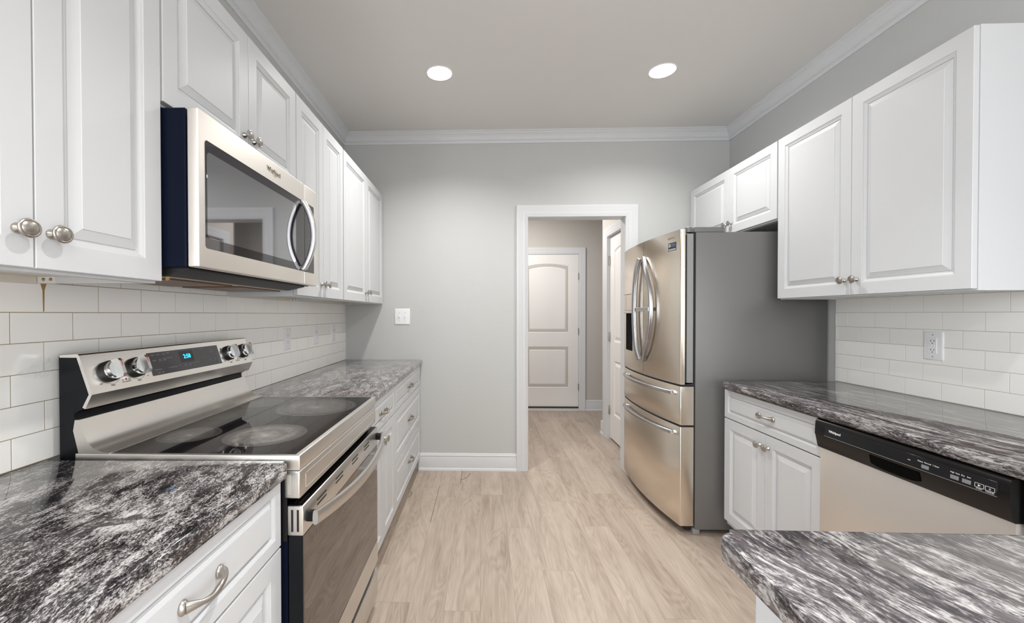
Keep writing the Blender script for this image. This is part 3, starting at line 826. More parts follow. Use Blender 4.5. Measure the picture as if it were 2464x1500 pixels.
obj('end_stile', bm, M['white'], pr)

# ------------------------------------------------------------------ range
RY0, RY1 = 1.0525, 1.8120
rg = thing('range', 'stainless steel electric range with black glass cooktop', 'range', (-0.79, 1.432, 0))
bm = bmesh.new(); box(bm, -1.105, -0.507, RY0 + 0.004, RY1 - 0.004, 0.045, 0.884)
for sx in (-1.05, -0.56):
    for sy in (RY0 + 0.05, RY1 - 0.05): lathe(bm, [(0.018, 0), (0.018, 0.006), (0.010, 0.012), (0.010, 0.05)], 12, tf=lambda c: Vector((sx + c.x, sy + c.y, c.z)))
obj('body', bm, M['navy_side'], rg)
# cooktop frame: rim and front lip
bm = bmesh.new()
box(bm, -1.07, -0.472, RY0, RY1, 0.886, 0.9255, 0.003, 3)
ct = obj('cooktop_frame', bm, M['steel_y'], rg)
bm = bmesh.new(); box(bm, -1.035, -0.4865, RY0 + 0.0095, RY1 - 0.0095, 0.9240, 0.9259)
obj('cooktop_glass', bm, M['black_glass'], rg)
for k, (bx, by, r, st) in enumerate(((-0.655, 1.232, 0.118, 1.25), (-0.650, 1.605, 0.150, 0.75), (-0.885, 1.225, 0.085, 0.75), (-0.900, 1.665, 0.085, 0.3), (-0.93, 1.445, 0.05, 0.1))):
    bm = bmesh.new()
    lathe(bm, [(r, 0.0), (r, 0.00035), (r * 0.5, 0.00036), (0.0, 0.00036)], 64, tf=lambda c: Vector((bx + c.x, by + c.y, 0.9258 + c.z)))
    tag(obj('burner', bm, burner_mat('burner_marks', r, st), rg, origin=(bx, by, 0.9259), smooth=0), 'printed burner rings with scorched haze')
# manifold panel below the cooktop lip
bm = bmesh.new()
box(bm, -0.515, -0.472, RY0, RY1, 0.812, 0.8845, 0.005, 3)
mp_ = obj('front_panel', bm, M['steel_y'], rg)
bm = bmesh.new()   # embossed frame in the panel
y0, y1, z0, z1 = RY0 + 0.035, RY1 - 0.035, 0.826, 0.868
for a in ((y0, y1, z0, z0 + .003), (y0, y1, z1 - .003, z1), (y0, y0 + .003, z0, z1), (y1 - .003, y1, z0, z1)):
    box(bm, -0.4725, -0.4708, a[0], a[1], a[2], a[3], 0.0006, 1)
obj('embossed_frame', bm, M['steel_y'], mp_)
bm = bmesh.new(); box(bm, -0.505, -0.497, RY0 - 0.0012, RY0 + 0.001, 0.822, 0.875, 0.0006, 1)
obj('end_slot', bm, M['steel_y'], mp_)
# oven door
DX = -0.464
od = bpy.data.objects.new('oven_door', None); C.objects.link(od); od.parent = rg; WORLD[od.name] = WORLD[rg.name].copy()
bm = bmesh.new(); box(bm, -0.505, DX - 0.002, RY0 + 0.003, RY1 - 0.003, 0.197, 0.716, 0.002, 1)
obj('door_core', bm, M['black'], od)
bm = bmesh.new(); box(bm, -0.506, DX, RY0, RY1, 0.716, 0.7935, 0.003, 2)
obj('top_band', bm, M['steel_y'], od)
bm = bmesh.new(); box(bm, -0.5045, DX - 0.004, RY0 + 0.005, RY1 - 0.005, 0.7930, 0.7942)
tag(obj('top_cap', bm, M['dw_black'], od), 'dark top edge of the oven door')
bm = bmesh.new(); box(bm, -0.519, -0.507, RY0 + 0.002, RY1 - 0.002, 0.70, 0.882)
obj('recess', bm, M['black_matte'], od)
def vent(x0, x1, y0, y1, z0, z1):
    b = bmesh.new(); box(b, x0, x1, y0, y1, z0, z1, 0.0002, 1)
    tag(obj('vent_slot', b, M['black_matte'], od), 'black vent slot')
for xx in (-0.4955, -0.4805): vent(xx, xx + 0.0055, RY0 - 0.0006, RY0 + 0.002, 0.727, 0.784)
for yc in (1.178, 1.325, 1.490, 1.640):
    for dz in (0.753, 0.766): vent(DX - 0.002, DX + 0.0006, yc - 0.034, yc + 0.034, dz, dz + 0.0050)
for yc in (1.10, 1.765):
    for xx in (-0.496, -0.484): vent(xx, xx + 0.005, yc - 0.03, yc + 0.03, 0.792, 0.7946)
bm = bmesh.new(); box(bm, DX - 0.006, DX - 0.0004, RY0 + 0.0045, RY1 - 0.0045, 0.2915, 0.7155, 0.0015, 1)
tag(obj('door_glass', bm, M['oven_glass'], od), 'dark mirror glass reflecting the floor')
bm = bmesh.new(); box(bm, -0.505, DX, RY0, RY1, 0.199, 0.2905, 0.002, 1)
obj('bottom_band', bm, M['steel_y'], od)
bm = bmesh.new(); pts, rad = [], []
for i in range(25):
    t = i / 24; k = 2 * t - 1
    pts.append((DX + 0.026 + 0.040 * (1 - k * k), RY0 + 0.014 + (RY1 - RY0 - 0.028) * t, 0.758 - 0.014 * (1 - k * k))); rad.append((0.0080, 0.0185))
sweep(bm, pts, rad, 16, power=3.2)
oh = obj('handle', bm, mat('oven_handle_steel', (0.66, 0.64, 0.62), 0.30, 1.0), od, smooth=40)
for yv in (RY0 + 0.026, RY1 - 0.026):
    bm = bmesh.new(); box(bm, DX - 0.001, DX + 0.026, yv - 0.008, yv + 0.008, 0.744, 0.772, 0.003, 2)
    obj('handle_post', bm, M['dw_black'], oh)
# storage drawer
bm = bmesh.new(); box(bm, -0.505, DX - 0.001, RY0 + 0.001, RY1 - 0.001, 0.050, 0.1700, 0.003, 2)
dr = obj('storage_drawer', bm, M['steel_y'], rg)
bm = bmesh.new(); box(bm, -0.515, DX - 0.012, RY0 + 0.004, RY1 - 0.004, 0.168, 0.201)
tag(obj('finger_slot', bm, M['black_matte'], dr), 'black finger gap above the drawer')
# backguard
bgd = bpy.data.objects.new('backguard', None); C.objects.link(bgd); bgd.parent = rg; WORLD[bgd.name] = WORLD[rg.name].copy()
bm = bmesh.new()
extrude_profile(bm, [(-1.112, 0.886), (-1.112, 1.180), (-1.075, 1.180), (-1.060, 1.172), (-1.030, 1.080), (-1.050, 1.042), (-1.072, 1.030), (-1.072, 0.990), (-1.066, 0.950), (-1.050, 0.915), (-1.035, 0.905), (-1.035, 0.886)], RY0 + 0.002, RY1 - 0.002)
obj('housing', bm, M['black'], bgd)
bm = bmesh.new()
extrude_profile(bm, [(-1.108, 1.1835), (-1.060, 1.1865), (-1.056, 1.1830), (-1.022, 1.0800), (-1.0405, 1.0425), (-1.048, 1.0465), (-1.0305, 1.0805), (-1.0625, 1.1775), (-1.108, 1.1775)], RY0, RY1)
cp = obj('control_panel', bm, M['panel_steel'], bgd, smooth=20)
bm = bmesh.new(); extrude_profile(bm, [(-1.0225, 1.0790), (-1.0408, 1.0420), (-1.0416, 1.0424), (-1.0245, 1.0785)], RY0 + 0.004, RY1 - 0.0005)
obj('lower_lip', bm, mat('lip_steel_dark_reflection', (0.52, 0.49, 0.455), 0.13, 1.0), bgd)  # darker than the panel steel: the cooktop's dark reflection put into the colour
bm = bmesh.new()
extrude_profile(bm, [(-1.070, 1.0135), (-1.0585, 1.0135), (-1.0465, 0.978), (-1.036, 0.955), (-1.020, 0.938), (-0.998, 0.9300), (-0.978, 0.9272), (-0.978, 0.9240), (-1.06, 0.9215), (-1.075, 0.985)], RY0 + 0.001, RY1 - 0.001)
obj('riser_panel', bm, M['steel_y'], bgd, smooth=50)
# frame on the sloped control panel: u along y, v down the slope from its top edge
AXV = Vector((0.035, 0, -0.103)).normalized(); NRM = Vector((0.103, 0, 0.035)).normalized()
P0 = Vector((-1.0566, RY0, 1.183))
def on_panel(u, v, out=0.0):
    o_ = P0 + AXV * v + NRM * out
    return lambda c: Vector((o_.x, u, o_.z)) + Vector((0, c.x, 0)) - AXV * c.y + NRM * c.z
def panel_box(bm, u0, u1, v0, v1, o0, o1, bev=0.0, seg=1):
    tf = on_panel(0, 0)
    box(bm, u0, u1, -v1, -v0, o0, o1, bev, seg, tf=tf)
bm = bmesh.new(); panel_box(bm, 1.262, 1.605, 0.015, 0.090, -0.001, 0.0008, 0.0004)
dp = tag(obj('display', bm, M['display'], cp), 'dark touch display with blue clock')
bm = bmesh.new(); panel_box(bm, 1.605, 1.609, 0.013, 0.091, -0.001, 0.0014, 0.0004)
obj('display_edge', bm, M['steel_bright'], cp)
bm = bmesh.new(); panel_box(bm, 1.395, 1.462, 0.022, 0.062, -0.001, 0.00095)
tag(obj('clock_window', bm, M['sticker'], dp), 'darker clock window')
bm = bmesh.new(); text_bm(bm, '2:58', 0.0205, on_panel(1.430, 0.042, 0.0011), bold=0.0004)
tag(obj('clock_digits', bm, M['clock'], dp), 'glowing blue 2:58 digits')
for s, u, v in (('BAKE', 1.284, .024), ('BROIL', 1.306, .024), ('WARM', 1.328, .024), ('TEMP', 1.348, .022), ('START', 1.285, .042), ('Keep', 1.308, .040), ('Warm', 1.309, .045),
                ('Frozen', 1.328, .039), ('Bake', 1.328, .044), ('Self Clean', 1.350, .039), ('Oven Light', 1.345, .072), ('Timer', 1.365, .072), ('Set', 1.384, .070),
                ('Cook', 1.412, .070), ('Time', 1.412, .075), ('Delay', 1.432, .070), ('Start', 1.432, .075), ('Clock', 1.452, .069), ('Cancel', 1.473, .068), ('Control Lock', 1.290, .072), ('OFF', 1.288, .083), ('ON', 1.305, .083),
                ('1', 1.495, .024), ('2', 1.512, .023), ('3', 1.529, .022), ('4', 1.500, .040), ('5', 1.517, .039), ('6', 1.534, .038), ('7', 1.505, .056), ('8', 1.522, .055), ('9', 1.539, .054), ('0', 1.527, .070), ('START', 1.545, .070), ('OFF', 1.572, .068), ('AUTO', 1.560, .028), ('LOCK', 1.562, .036)):
    bm = bmesh.new(); text_bm(bm, s, 0.0054, on_panel(u, v, 0.0010), 0.0001)
    obj('button_label', bm, M['print_grey'], dp, smooth=0)
for ku in (1.121, 1.210, 1.663, 1.764):
    bm = bmesh.new()
    text_bm(bm, 'OFF', 0.0065, on_panel(ku, 0.019, 0.0003), 0.0001)
    text_bm(bm, 'MED', 0.0062, on_panel(ku, 0.094, 0.0003), 0.0001)
    text_bm(bm, 'LO', 0.0050, on_panel(ku - 0.034, 0.085, 0.0003), 0.0001)
    text_bm(bm, 'HI', 0.0050, on_panel(ku + 0.034, 0.085, 0.0003), 0.0001)
    for i in range(16):   # arc under the knob
        a = math.radians(215 + 110 * i / 15); a2 = math.radians(215 + 110 * (i + 1) / 15)
        tf = on_panel(ku, 0.054, 0.0002); q = [Vector((r_ * math.cos(t_), r_ * math.sin(t_), 0)) for r_, t_ in ((.0352, a), (.0352, a2), (.0359, a2), (.0359, a))]
        bm.faces.new([bm.verts.new(tf(p)) for p in q])
    tag(obj('knob_markings', bm, M['print_dark'], cp, smooth=0), 'small dark markings around the knob')
for ku in (1.166, 1.71):
    bm = bmesh.new(); text_bm(bm, 'HOT SURFACE', 0.0045, on_panel(ku, 0.0905, 0.0003), 0.0001)
    obj('indicator_label', bm, M['print_dark'], cp, smooth=0)
for u0, u1 in ((1.158, 1.168), (1.619, 1.626)):
    bm = bmesh.new(); panel_box(bm, u0, u1, 0.030, 0.037, -0.001, 0.0004)
    tag(obj('burner_icon', bm, M['print_dark'], cp), 'dark square burner icon')
for ku in (1.166, 1.711):
    bm = bmesh.new(); lathe(bm, [(0.0028, 0), (0.0028, 0.0008), (0.001, 0.0012)], 12, tf=on_panel(ku, 0.083, 0))
    tag(obj('indicator_light', bm, M['print_red'], cp), 'small red hot surface light')
for ku in (1.121, 1.210, 1.663, 1.764):
    kv = 0.054
    bm = bmesh.new(); lathe(bm, [(0.0295, 0), (0.0295, 0.009), (0.028, 0.011), (0.024, 0.011)], 36, tf=on_panel(ku, kv))
    kb = tag(obj('control_knob', bm, M['black_matte'], cp), 'black and chrome burner knob')
    bm = bmesh.new(); lathe(bm, [(0.0262, 0.0095), (0.0260, 0.019), (0.0225, 0.0250), (0.0, 0.0265)], 36, tf=on_panel(ku, kv))
    obj('knob_cap', bm, M['chrome'], kb, smooth=40)
    bm = bmesh.new()
    tfk = on_panel(ku, kv)
    prof = [(-0.0080, 0.0225), (-0.0052, 0.0440), (0.0052, 0.0440), (0.0080, 0.0225)]
    t = bmesh.new(); quad_strip(t, [[Vector((x, -0.0262, z * (1 if z < .03 else .90))) for x, z in prof], [Vector((x, -0.018, z)) for x, z in prof], [Vector((x, 0.018, z)) for x, z in prof], [Vector((x, 0.0262, z * (1 if z < .03 else .90))) for x, z in prof]])
    bmesh.ops.recalc_face_normals(t, faces=t.faces)
    for v in t.verts: v.co = tfk(v.co)
    merge(bm, t)
    obj('grip', bm, M['grip_steel'], kb, smooth=20)
    bm = bmesh.new(); box(bm, -0.0008, 0.0008, 0.004, 0.022, 0.0430, 0.0446, tf=tfk)
    tag(obj('pointer_line', bm, M['print_red'], kb), 'red pointer line')

# ------------------------------------------------------------------ microwave
MY0, MY1 = 1.0455, 1.8070
mw = thing('microwave', 'stainless over-the-range microwave with curved bar handle', 'microwave', (-0.94, 1.426, 1.395))
bm = bmesh.new(); box(bm, -1.137, -0.764, MY0 + 0.002, MY1 - 0.002, 1.4125, 1.8245, 0.003, 1)
obj('body', bm, M['navy_side'], mw)
MX = -0.7285
SPL = 1.6800
bm = bmesh.new(); box(bm, -0.7585, MX, MY0, SPL - 0.0008, 1.4135, 1.8235, 0.004, 3)
md = obj('door', bm, M['steel_mw'], mw)
bm = bmesh.new(); box(bm, -0.7585, MX, SPL + 0.0008, MY1, 1.4135, 1.8235, 0.004, 3)
mcp = tag(obj('control_strip', bm, M['steel_mw'], mw), 'steel and black control strip')
def rounded_plate(bm, y0, y1, z0, z1, r, x0, x1, left=True, right=True):
    pts = []
    for cy_, cz_, a0, on in ((y1, z1, 0, right), (y0, z1, PI / 2, left), (y0, z0, PI, left), (y1, z0, 1.5 * PI, right)):
        if on:
            oy = cy_ + (r if a0 in (PI / 2, PI) else -r); oz = cz_ + (r if a0 in (PI, 1.5 * PI) else -r)
            for i in range(6):
                a = a0 + PI / 2 * i / 5; pts.append((oy + r * math.cos(a), oz + r * math.sin(a)))
        else: pts.append((cy_, cz_))
    t = bmesh.new(); quad_strip(t, [[Vector((x0, y, z)) for y, z in pts], [Vector((x1, y, z)) for y, z in pts]])
    bmesh.ops.recalc_face_normals(t, faces=t.faces); merge(bm, t)
bm = bmesh.new(); rounded_plate(bm, 1.0705, SPL - 0.0015, 1.4655, 1.7510, 0.010, MX - 0.002, MX + 0.0006, True, False)
mb = tag(obj('door_glass', bm, M['mw_border'], md), 'black glass border')
bm = bmesh.new(); rounded_plate(bm, 1.078, 1.600, 1.493, 1.722, 0.012, MX, MX + 0.0010)
tag(obj('window', bm, M['mw_window'], md), 'reflective grey window')
bm = bmesh.new(); rounded_plate(bm, SPL + 0.0015, 1.7720, 1.4655, 1.7510, 0.006, MX - 0.002, MX + 0.0006, False, True)
mg = tag(obj('control_glass', bm, M['mw_border'], mcp), 'black glass control panel')
for i, s in enumerate(('CANCEL', 'START', '+30 sec', 'POWER', 'TIMER', 'CLOCK', 'VENT', 'LIGHT')):
    bm = bmesh.new(); text_bm(bm, s, 0.0052, on_left(MX + 0.0006, 1.724, 1.665 - 0.019 * i), 0.0001)
    obj('button_label', bm, M['print_grey'], mg, smooth=0)
bm = bmesh.new(); pts, rad = [], []
for i in range(25):
    t = i / 24; k = 2 * t - 1
    pts.append((MX + 0.010 + 0.040 * (1 - abs(k) ** 2.0), 1.652, 1.6085 + 0.132 * k)); rad.append((0.0130, 0.0105))
sweep(bm, pts, rad, 16, up=Vector((1, 0, 0)), power=3.5)
for s in (-1, 1): box(bm, MX, MX + 0.014, 1.640, 1.664, 1.6085 + s * 0.132 - 0.008, 1.6085 + s * 0.132 + 0.008, 0.003, 2)
obj('handle', bm, mat('silver_bar_handle', (0.74, 0.75, 0.77), 0.30, 1.0), md, smooth=40)
bm = bmesh.new(); text_bm(bm, 'Whirlpool', 0.0225, on_left(MX, 1.432, 1.788), 0.0008, bold=0.0003)
tag(obj('logo_lettering', bm, M['logo'], md, smooth=0), 'raised bronze brand lettering')
bm = bmesh.new()   # swoosh ring behind the lettering
for i in range(20):
    a = 2 * PI * i / 20; a2 = 2 * PI * (i + 1) / 20; tf = on_left(MX + 0.0004, 1.440, 1.785)
    bm.faces.new([bm.verts.new(tf(Vector((1.5 * r_ * math.cos(t_), r_ * math.sin(t_), 0)))) for r_, t_ in ((.0105, a), (.0105, a2), (.0115, a2), (.0115, a))])
tag(obj('logo_ring', bm, M['logo'], md, smooth=0), 'thin oval ring of the brand mark')
# underside: sloping vent tray, metal pan and two greasy filters
bm = bmesh.new()
extrude_profile(bm, [(-0.764, 1.4125), (-0.764, 1.407), (-0.830, 1.3925), (-1.125, 1.3925), (-1.125, 1.4125)], MY0 + 0.012, MY1 - 0.05)
vt = tag(obj('vent_tray', bm, M['black_matte'], mw), 'black sloping underside')
bm = bmesh.new(); box(bm, -1.10, -0.835, MY0 + 0.03, MY1 - 0.07, 1.3905, 1.3930)
obj('underside_pan', bm, M['vent_metal'], vt)
for y0 in (1.12, 1.46):
    bm = bmesh.new(); box(bm, -1.08, -0.865, y0, y0 + 0.29, 1.3870, 1.3915, 0.001, 1)
    tag(obj('grease_filter', bm, M['grease'], vt), 'brown greasy mesh filter')
bm = bmesh.new()
lathe(bm, [(0.007, 0), (0.0055, -0.005), (0.004, -0.009), (0.0, -0.012)], 10, tf=lambda c: Vector((-0.835 + c.x, 1.075 + c.y, 1.391 + c.z)))
tag(obj('grease_drip', bm, M['rust'], vt), 'yellow brown grease drip')

# ------------------------------------------------------------------ refrigerator
FY0, FY1, FYC = 2.436, 3.336, 2.886
fr = thing('refrigerator', 'stainless steel four-door refrigerator in the far right corner', 'refrigerator', (1.58, FYC, 0))
bm = bmesh.new(); box(bm, 1.236, 1.984, FY0, FY1, 0.030, 1.764, 0.004, 2)
obj('body', bm, M['fridge_side'], fr)
bm = bmesh.new(); box(bm, 1.19, 1.96, FY0 + 0.02, FY1 - 0.02, 0.020, 0.05)
obj('base_grille', bm, M['black_matte'], fr)
for y in (FY0 + 0.014, FY1 - 0.045):
    bm = bmesh.new(); box(bm, 1.226, 1.266, y - 0.012, y + 0.03, 0.0, 0.036, 0.003, 2)
    tag(obj('foot', bm, M['fridge_liner'], fr), 'grey levelling foot')
SEAM = 2.863
def fx(y): return 1.1000 + 0.202 * (y - 2.935) ** 2
def door_front(bm, y0, y1, z0, z1, xback, hole=None, rn=(True, True)):
    """bowed door shell with rounded outer vertical edges, optional recess hole (y0,y1,z0,z1,depth)"""
    ys = [y0 + (y1 - y0) * i / 14 for i in range(15)]
    er = 0.0045
    for k in (0.0012, 0.0035, 0.007): ys += [y0 + k, y1 - k]
    if hole: ys += [hole[0], hole[1]]
    ys = sorted(set(round(y, 5) for y in ys))
    zs = sorted({z0, z0 + 0.003, z1 - 0.003, z1} | ({hole[2], hole[3]} if hole else set()))
    def X(y, z):
        x = fx(y); d = min(y - y0 if rn[0] else 9, y1 - y if rn[1] else 9)
        if d < er: x += er - math.sqrt(max(0, er * er - (er - d) ** 2))
        if z < z0 + 0.002 or z > z1 - 0.002: x += 0.002
        return x
    t = bmesh.new()
    V = {(i, j): t.verts.new((X(y, z), y, z)) for i, y in enumerate(ys) for j, z in enumerate(zs)}
    Bk = {(i, j): t.verts.new((xback, y, z)) for i, y in enumerate(ys) for j, z in enumerate(zs)}
    ny, nz = len(ys), len(zs)
    for i in range(ny - 1):
        for j in range(nz - 1):
            inh = hole and ys[i] >= hole[0] - 1e-5 and ys[i + 1] <= hole[1] + 1e-5 and zs[j] >= hole[2] - 1e-5 and zs[j + 1] <= hole[3] + 1e-5
            t.faces.new((Bk[i, j], Bk[i + 1, j], Bk[i + 1, j + 1], Bk[i, j + 1]))
            if not inh: t.faces.new((V[i, j], V[i, j + 1], V[i + 1, j + 1], V[i + 1, j]))
    for i in range(ny - 1):
        t.faces.new((V[i, 0], V[i + 1, 0], Bk[i + 1, 0], Bk[i, 0])); t.faces.new((V[i, nz - 1], Bk[i, nz - 1], Bk[i + 1, nz - 1], V[i + 1, nz - 1]))
    for j in range(nz - 1):
        t.faces.new((V[0, j], Bk[0, j], Bk[0, j + 1], V[0, j + 1])); t.faces.new((V[ny - 1, j], V[ny - 1, j + 1], Bk[ny - 1, j + 1], Bk[ny - 1, j]))
    bmesh.ops.recalc_face_normals(t, faces=t.faces)
    merge(bm, t)
DZB, DZT = 0.878, 1.782
HOLE = (3.078, 3.266, 1.015, 1.295)
bm = bmesh.new(); door_front(bm, FY0, SEAM - 0.002, DZB, DZT, 1.1755, rn=(True, False))
dn = tag(obj('door', bm, M['steel_v'], fr, smooth=40), 'near upper steel door with badge and sticker')
bm = bmesh.new(); door_front(bm, SEAM + 0.002, FY1, DZB, DZT, 1.1755, HOLE, rn=(False, True))
df = tag(obj('door', bm, M['steel_v'], fr, smooth=40), 'far upper steel door with water dispenser')
for o_, y0, y1 in ((dn, FY0 + 0.003, SEAM - 0.006), (df, SEAM + 0.006, FY1 - 0.003)):
    bm = bmesh.new(); box(bm, 1.187, 1.2245, y0, y1, DZB + 0.01, DZT - 0.026, 0.002, 1)
    tag(obj('door_liner', bm, M['fridge_liner'], o_), 'grey inner door edge')
    bm = bmesh.new(); box(bm, 1.1745, 1.2365, y0 + 0.006, y1 - 0.006, DZB + 0.012, DZT - 0.030)
    tag(obj('door_gasket', bm, M['black_matte'], o_), 'black gasket')
bm = bmesh.new()   # dispenser recess
y0, y1, z0, z1 = HOLE
xd = 1.170
xa, xb_ = fx(y0), fx(y1)
t = bmesh.new()
fr_ = [t.verts.new(p) for p in ((xa, y0, z0), (xb_, y1, z0), (xb_, y1, z1), (xa, y0, z1))]
bk_ = [t.verts.new(p) for p in ((xd, y0, z0), (xd, y1, z0), (xd, y1, z1), (xd, y0, z1))]
for i in range(4):
    j = (i + 1) % 4; t.faces.new((fr_[i], fr_[j], bk_[j], bk_[i]))
t.faces.new(bk_); bmesh.ops.recalc_face_normals(t, faces=t.faces); bmesh.ops.reverse_faces(t, faces=t.faces); merge(bm, t)
box(bm, 1.14, 1.168, (y0 + y1) / 2 - 0.02, (y0 + y1) / 2 + 0.02, z0 + 0.11, z1 - 0.03, 0.003, 1)
tag(obj('dispenser_recess', bm, M['dispenser'], df), 'dark water dispenser recess')
bm = bmesh.new()
t = bmesh.new(); n = 8
loops = []
for off in (0.0, -0.0012):
    pts = []
    for i in range(n + 1):
        y = y0 + (y1 - y0) * i / n; pts.append(Vector((fx(y) + off, y, 1.318)))
    for i in range(n, -1, -1):
        y = y0 + (y1 - y0) * i / n; pts.append(Vector((fx(y) + off, y, 1.438)))
    loops.append(pts)
quad_strip(t, loops); bmesh.ops.recalc_face_normals(t, faces=t.faces); merge(bm, t)
obj('dispenser_panel', bm, M['steel_v'], df)
bm = bmesh.new()
for ya, yb, za, zb in ((y0, y1, 1.4375, 1.4395), (y0, y1, 1.3165, 1.3185), (y0, y1, 1.2945, 1.2975), (y1 - 0.003, y1, 1.318, 1.438), (y0, y0 + 0.003, 1.318, 1.438)):
    box(bm, min(fx(ya), fx(yb)) - 0.0018, max(fx(ya), fx(yb)) + 0.002, ya, yb, za, zb)
tag(obj('dispenser_outline', bm, M['hinge_cover'], df), 'thin dark outline of the dispenser panel')
bm = bmesh.new(); door_front(bm, FY0, FY1, 0.642, 0.866, 1.2265)
d3 = tag(obj('drawer', bm, M['steel_v'], fr, smooth=40), 'shallow middle steel drawer')
bm = bmesh.new(); door_front(bm, FY0, FY1, 0.052, 0.630, 1.2265)
d4 = tag(obj('drawer', bm, M['steel_v'], fr, smooth=40), 'deep bottom freezer drawer')
bm = bmesh.new(); box(bm, 1.222, 1.24, FY0 + 0.012, FY1 - 0.012, 0.06, 0.872)
for z0, z1 in ((0.6295, 0.6425), (0.8655, 0.8785)):  # black fillers put in for the shade in the gaps around the drawers
    ys = [FY0 + 0.003 + (FY1 - FY0 - 0.006) * i / 16 for i in range(17)]
    t = bmesh.new(); quad_strip(t, [[Vector((fx(y) + 0.005, y, z)) for y in ys] + [Vector((1.232, y, z)) for y in reversed(ys)] for z in (z0, z1)])
    bmesh.ops.recalc_face_normals(t, faces=t.faces); merge(bm, t)
obj('drawer_gasket_gap_shade', bm, M['black_matte'], fr)
# door handles: two bars bowed apart like brackets
for o_, s in ((dn, -1), (df, 1)):
    bm = bmesh.new(); pts, rad = [], []
    for i in range(29):
        t_ = i / 28; k = 2 * t_ - 1; bow = 1 - abs(k) ** 2.1
        yh = 2.832 - 0.128 * bow if s < 0 else 2.898 + 0.070 * bow
        pts.append((fx(yh) - 0.012 - 0.012 * min(1, (1 - abs(k)) * 5) ** 0.8, yh, 1.322 + 0.348 * k)); rad.append((0.0105, 0.0150) if s < 0 else (0.0190, 0.0165))
    sweep(bm, pts, rad, 16, up=Vector((1, 0, 0)), power=3.0)
    for k in (-1, 1):
        yh = 2.830 if s < 0 else 2.900
        box(bm, fx(yh) - 0.014, fx(yh) + 0.002, yh - 0.008, yh + 0.008, 1.322 + k * 0.338 - 0.012, 1.322 + k * 0.338 + 0.012, 0.003, 2)
    hd = obj('handle', bm, M['handle_steel'], o_, smooth=40)
bm = bmesh.new()
box(bm, 1.071, 1.079, 2.712, 2.972, 1.308, 1.334, 0.002, 1)
for yy in (2.706, 2.962): box(bm, 1.067, 1.096, yy, yy + 0.014, 1.306, 1.336, 0.002, 1)
tag(obj('handle_clip', bm, M['chrome'], fr), 'chrome strap clipped across both handles')
for o_, zc in ((d3, 0.826), (d4, 0.590)):
    bm = bmesh.new(); pts, rad = [], []
    for i in range(29):
        t_ = i / 28; k = 2 * t_ - 1
        yh = 2.853 + 0.372 * k
        pts.append((fx(yh) - 0.018 - 0.026 * (1 - k * k) ** 0.8, yh, zc)); rad.append((0.0130, 0.0130))
    sweep(bm, pts, rad, 14)
    hd = obj('handle', bm, M['handle_steel'], o_, smooth=40)
    for k in (-1, 1):
        yh = 2.853 + 0.358 * k
        bm = bmesh.new(); box(bm, fx(yh) - 0.024, fx(yh) + 0.003, yh - 0.014, yh + 0.012, zc - 0.009, zc + 0.013, 0.003, 2)
        obj('handle_post', bm, M['chrome'], hd)
# hinge covers on top
for yy, nm in ((FY0 + 0.002, 0), (FY1 - 0.092, 1)):
    bm = bmesh.new(); box(bm, 1.228, 1.402, yy, yy + 0.09, 1.764, 1.794, 0.004, 2)
    lathe(bm, [(0.020, 1.766), (0.020, 1.793), (0.017, 1.796), (0.0, 1.796)], 20, tf=lambda c: Vector((1.205 + c.x, yy + 0.024 + c.y, c.z)))
    box(bm, 1.200, 1.235, yy + 0.008, yy + 0.06, 1.766, 1.790, 0.003, 1)
    tag(obj('hinge_cover', bm, M['hinge_cover'], fr), 'grey plastic hinge cover')
bm = bmesh.new(); box(bm, 1.190, 1.232, FY0 + 0.004, FY0 + 0.03, 0.866, 0.879, 0.001, 1)
tag(obj('middle_hinge', bm, M['steel_bright'], fr), 'small bright hinge bracket')
# badge and sticker on the near door
def on_door(y, z, out=0.0004):
    return lambda c: Vector((fx(y - c.x) - out - c.z, y - c.x, z + c.y))
bm = bmesh.new(); text_bm(bm, 'SAMSUNG', 0.0165, on_door(2.522, 1.743), 0.0004)
tag(obj('badge_lettering', bm, M['logo'], dn, smooth=0), 'small metal brand lettering')
bm = bmesh.new()
def door_plate(bm, y0, y1, z0, z1, out):
    box(bm, -(y1 - y0) / 2, (y1 - y0) / 2, z0, z1, -0.0006, 0.0, tf=lambda c: Vector((fx((y0 + y1) / 2 - c.x) - out - c.z, (y0 + y1) / 2 - c.x, c.y)))
door_plate(bm, 2.478, 2.552, 1.668, 1.716, 0.0008)
stk = tag(obj('sticker', bm, M['sticker'], dn), 'small dark sticker with a white D')
bm = bmesh.new(); text_bm(bm, 'D', 0.024, on_door(2.537, 1.700, 0.0012), 0.0002, bold=0.0012)
obj('sticker_letter', bm, M['print_white'], stk, smooth=0)
bm = bmesh.new(); text_bm(bm, 'DIGITAL', 0.0105, on_door(2.503, 1.705, 0.0012), 0.0002, bold=0.0003); text_bm(bm, 'INVERTER', 0.0095, on_door(2.503, 1.695, 0.0012), 0.0002, bold=0.0003)
obj('sticker_title', bm, M['sticker_blue'], stk, smooth=0)
bm = bmesh.new(); door_plate(bm, 2.482, 2.548, 1.671, 1.680, 0.0011)
obj('sticker_band', bm, M['sticker_pale'], stk)

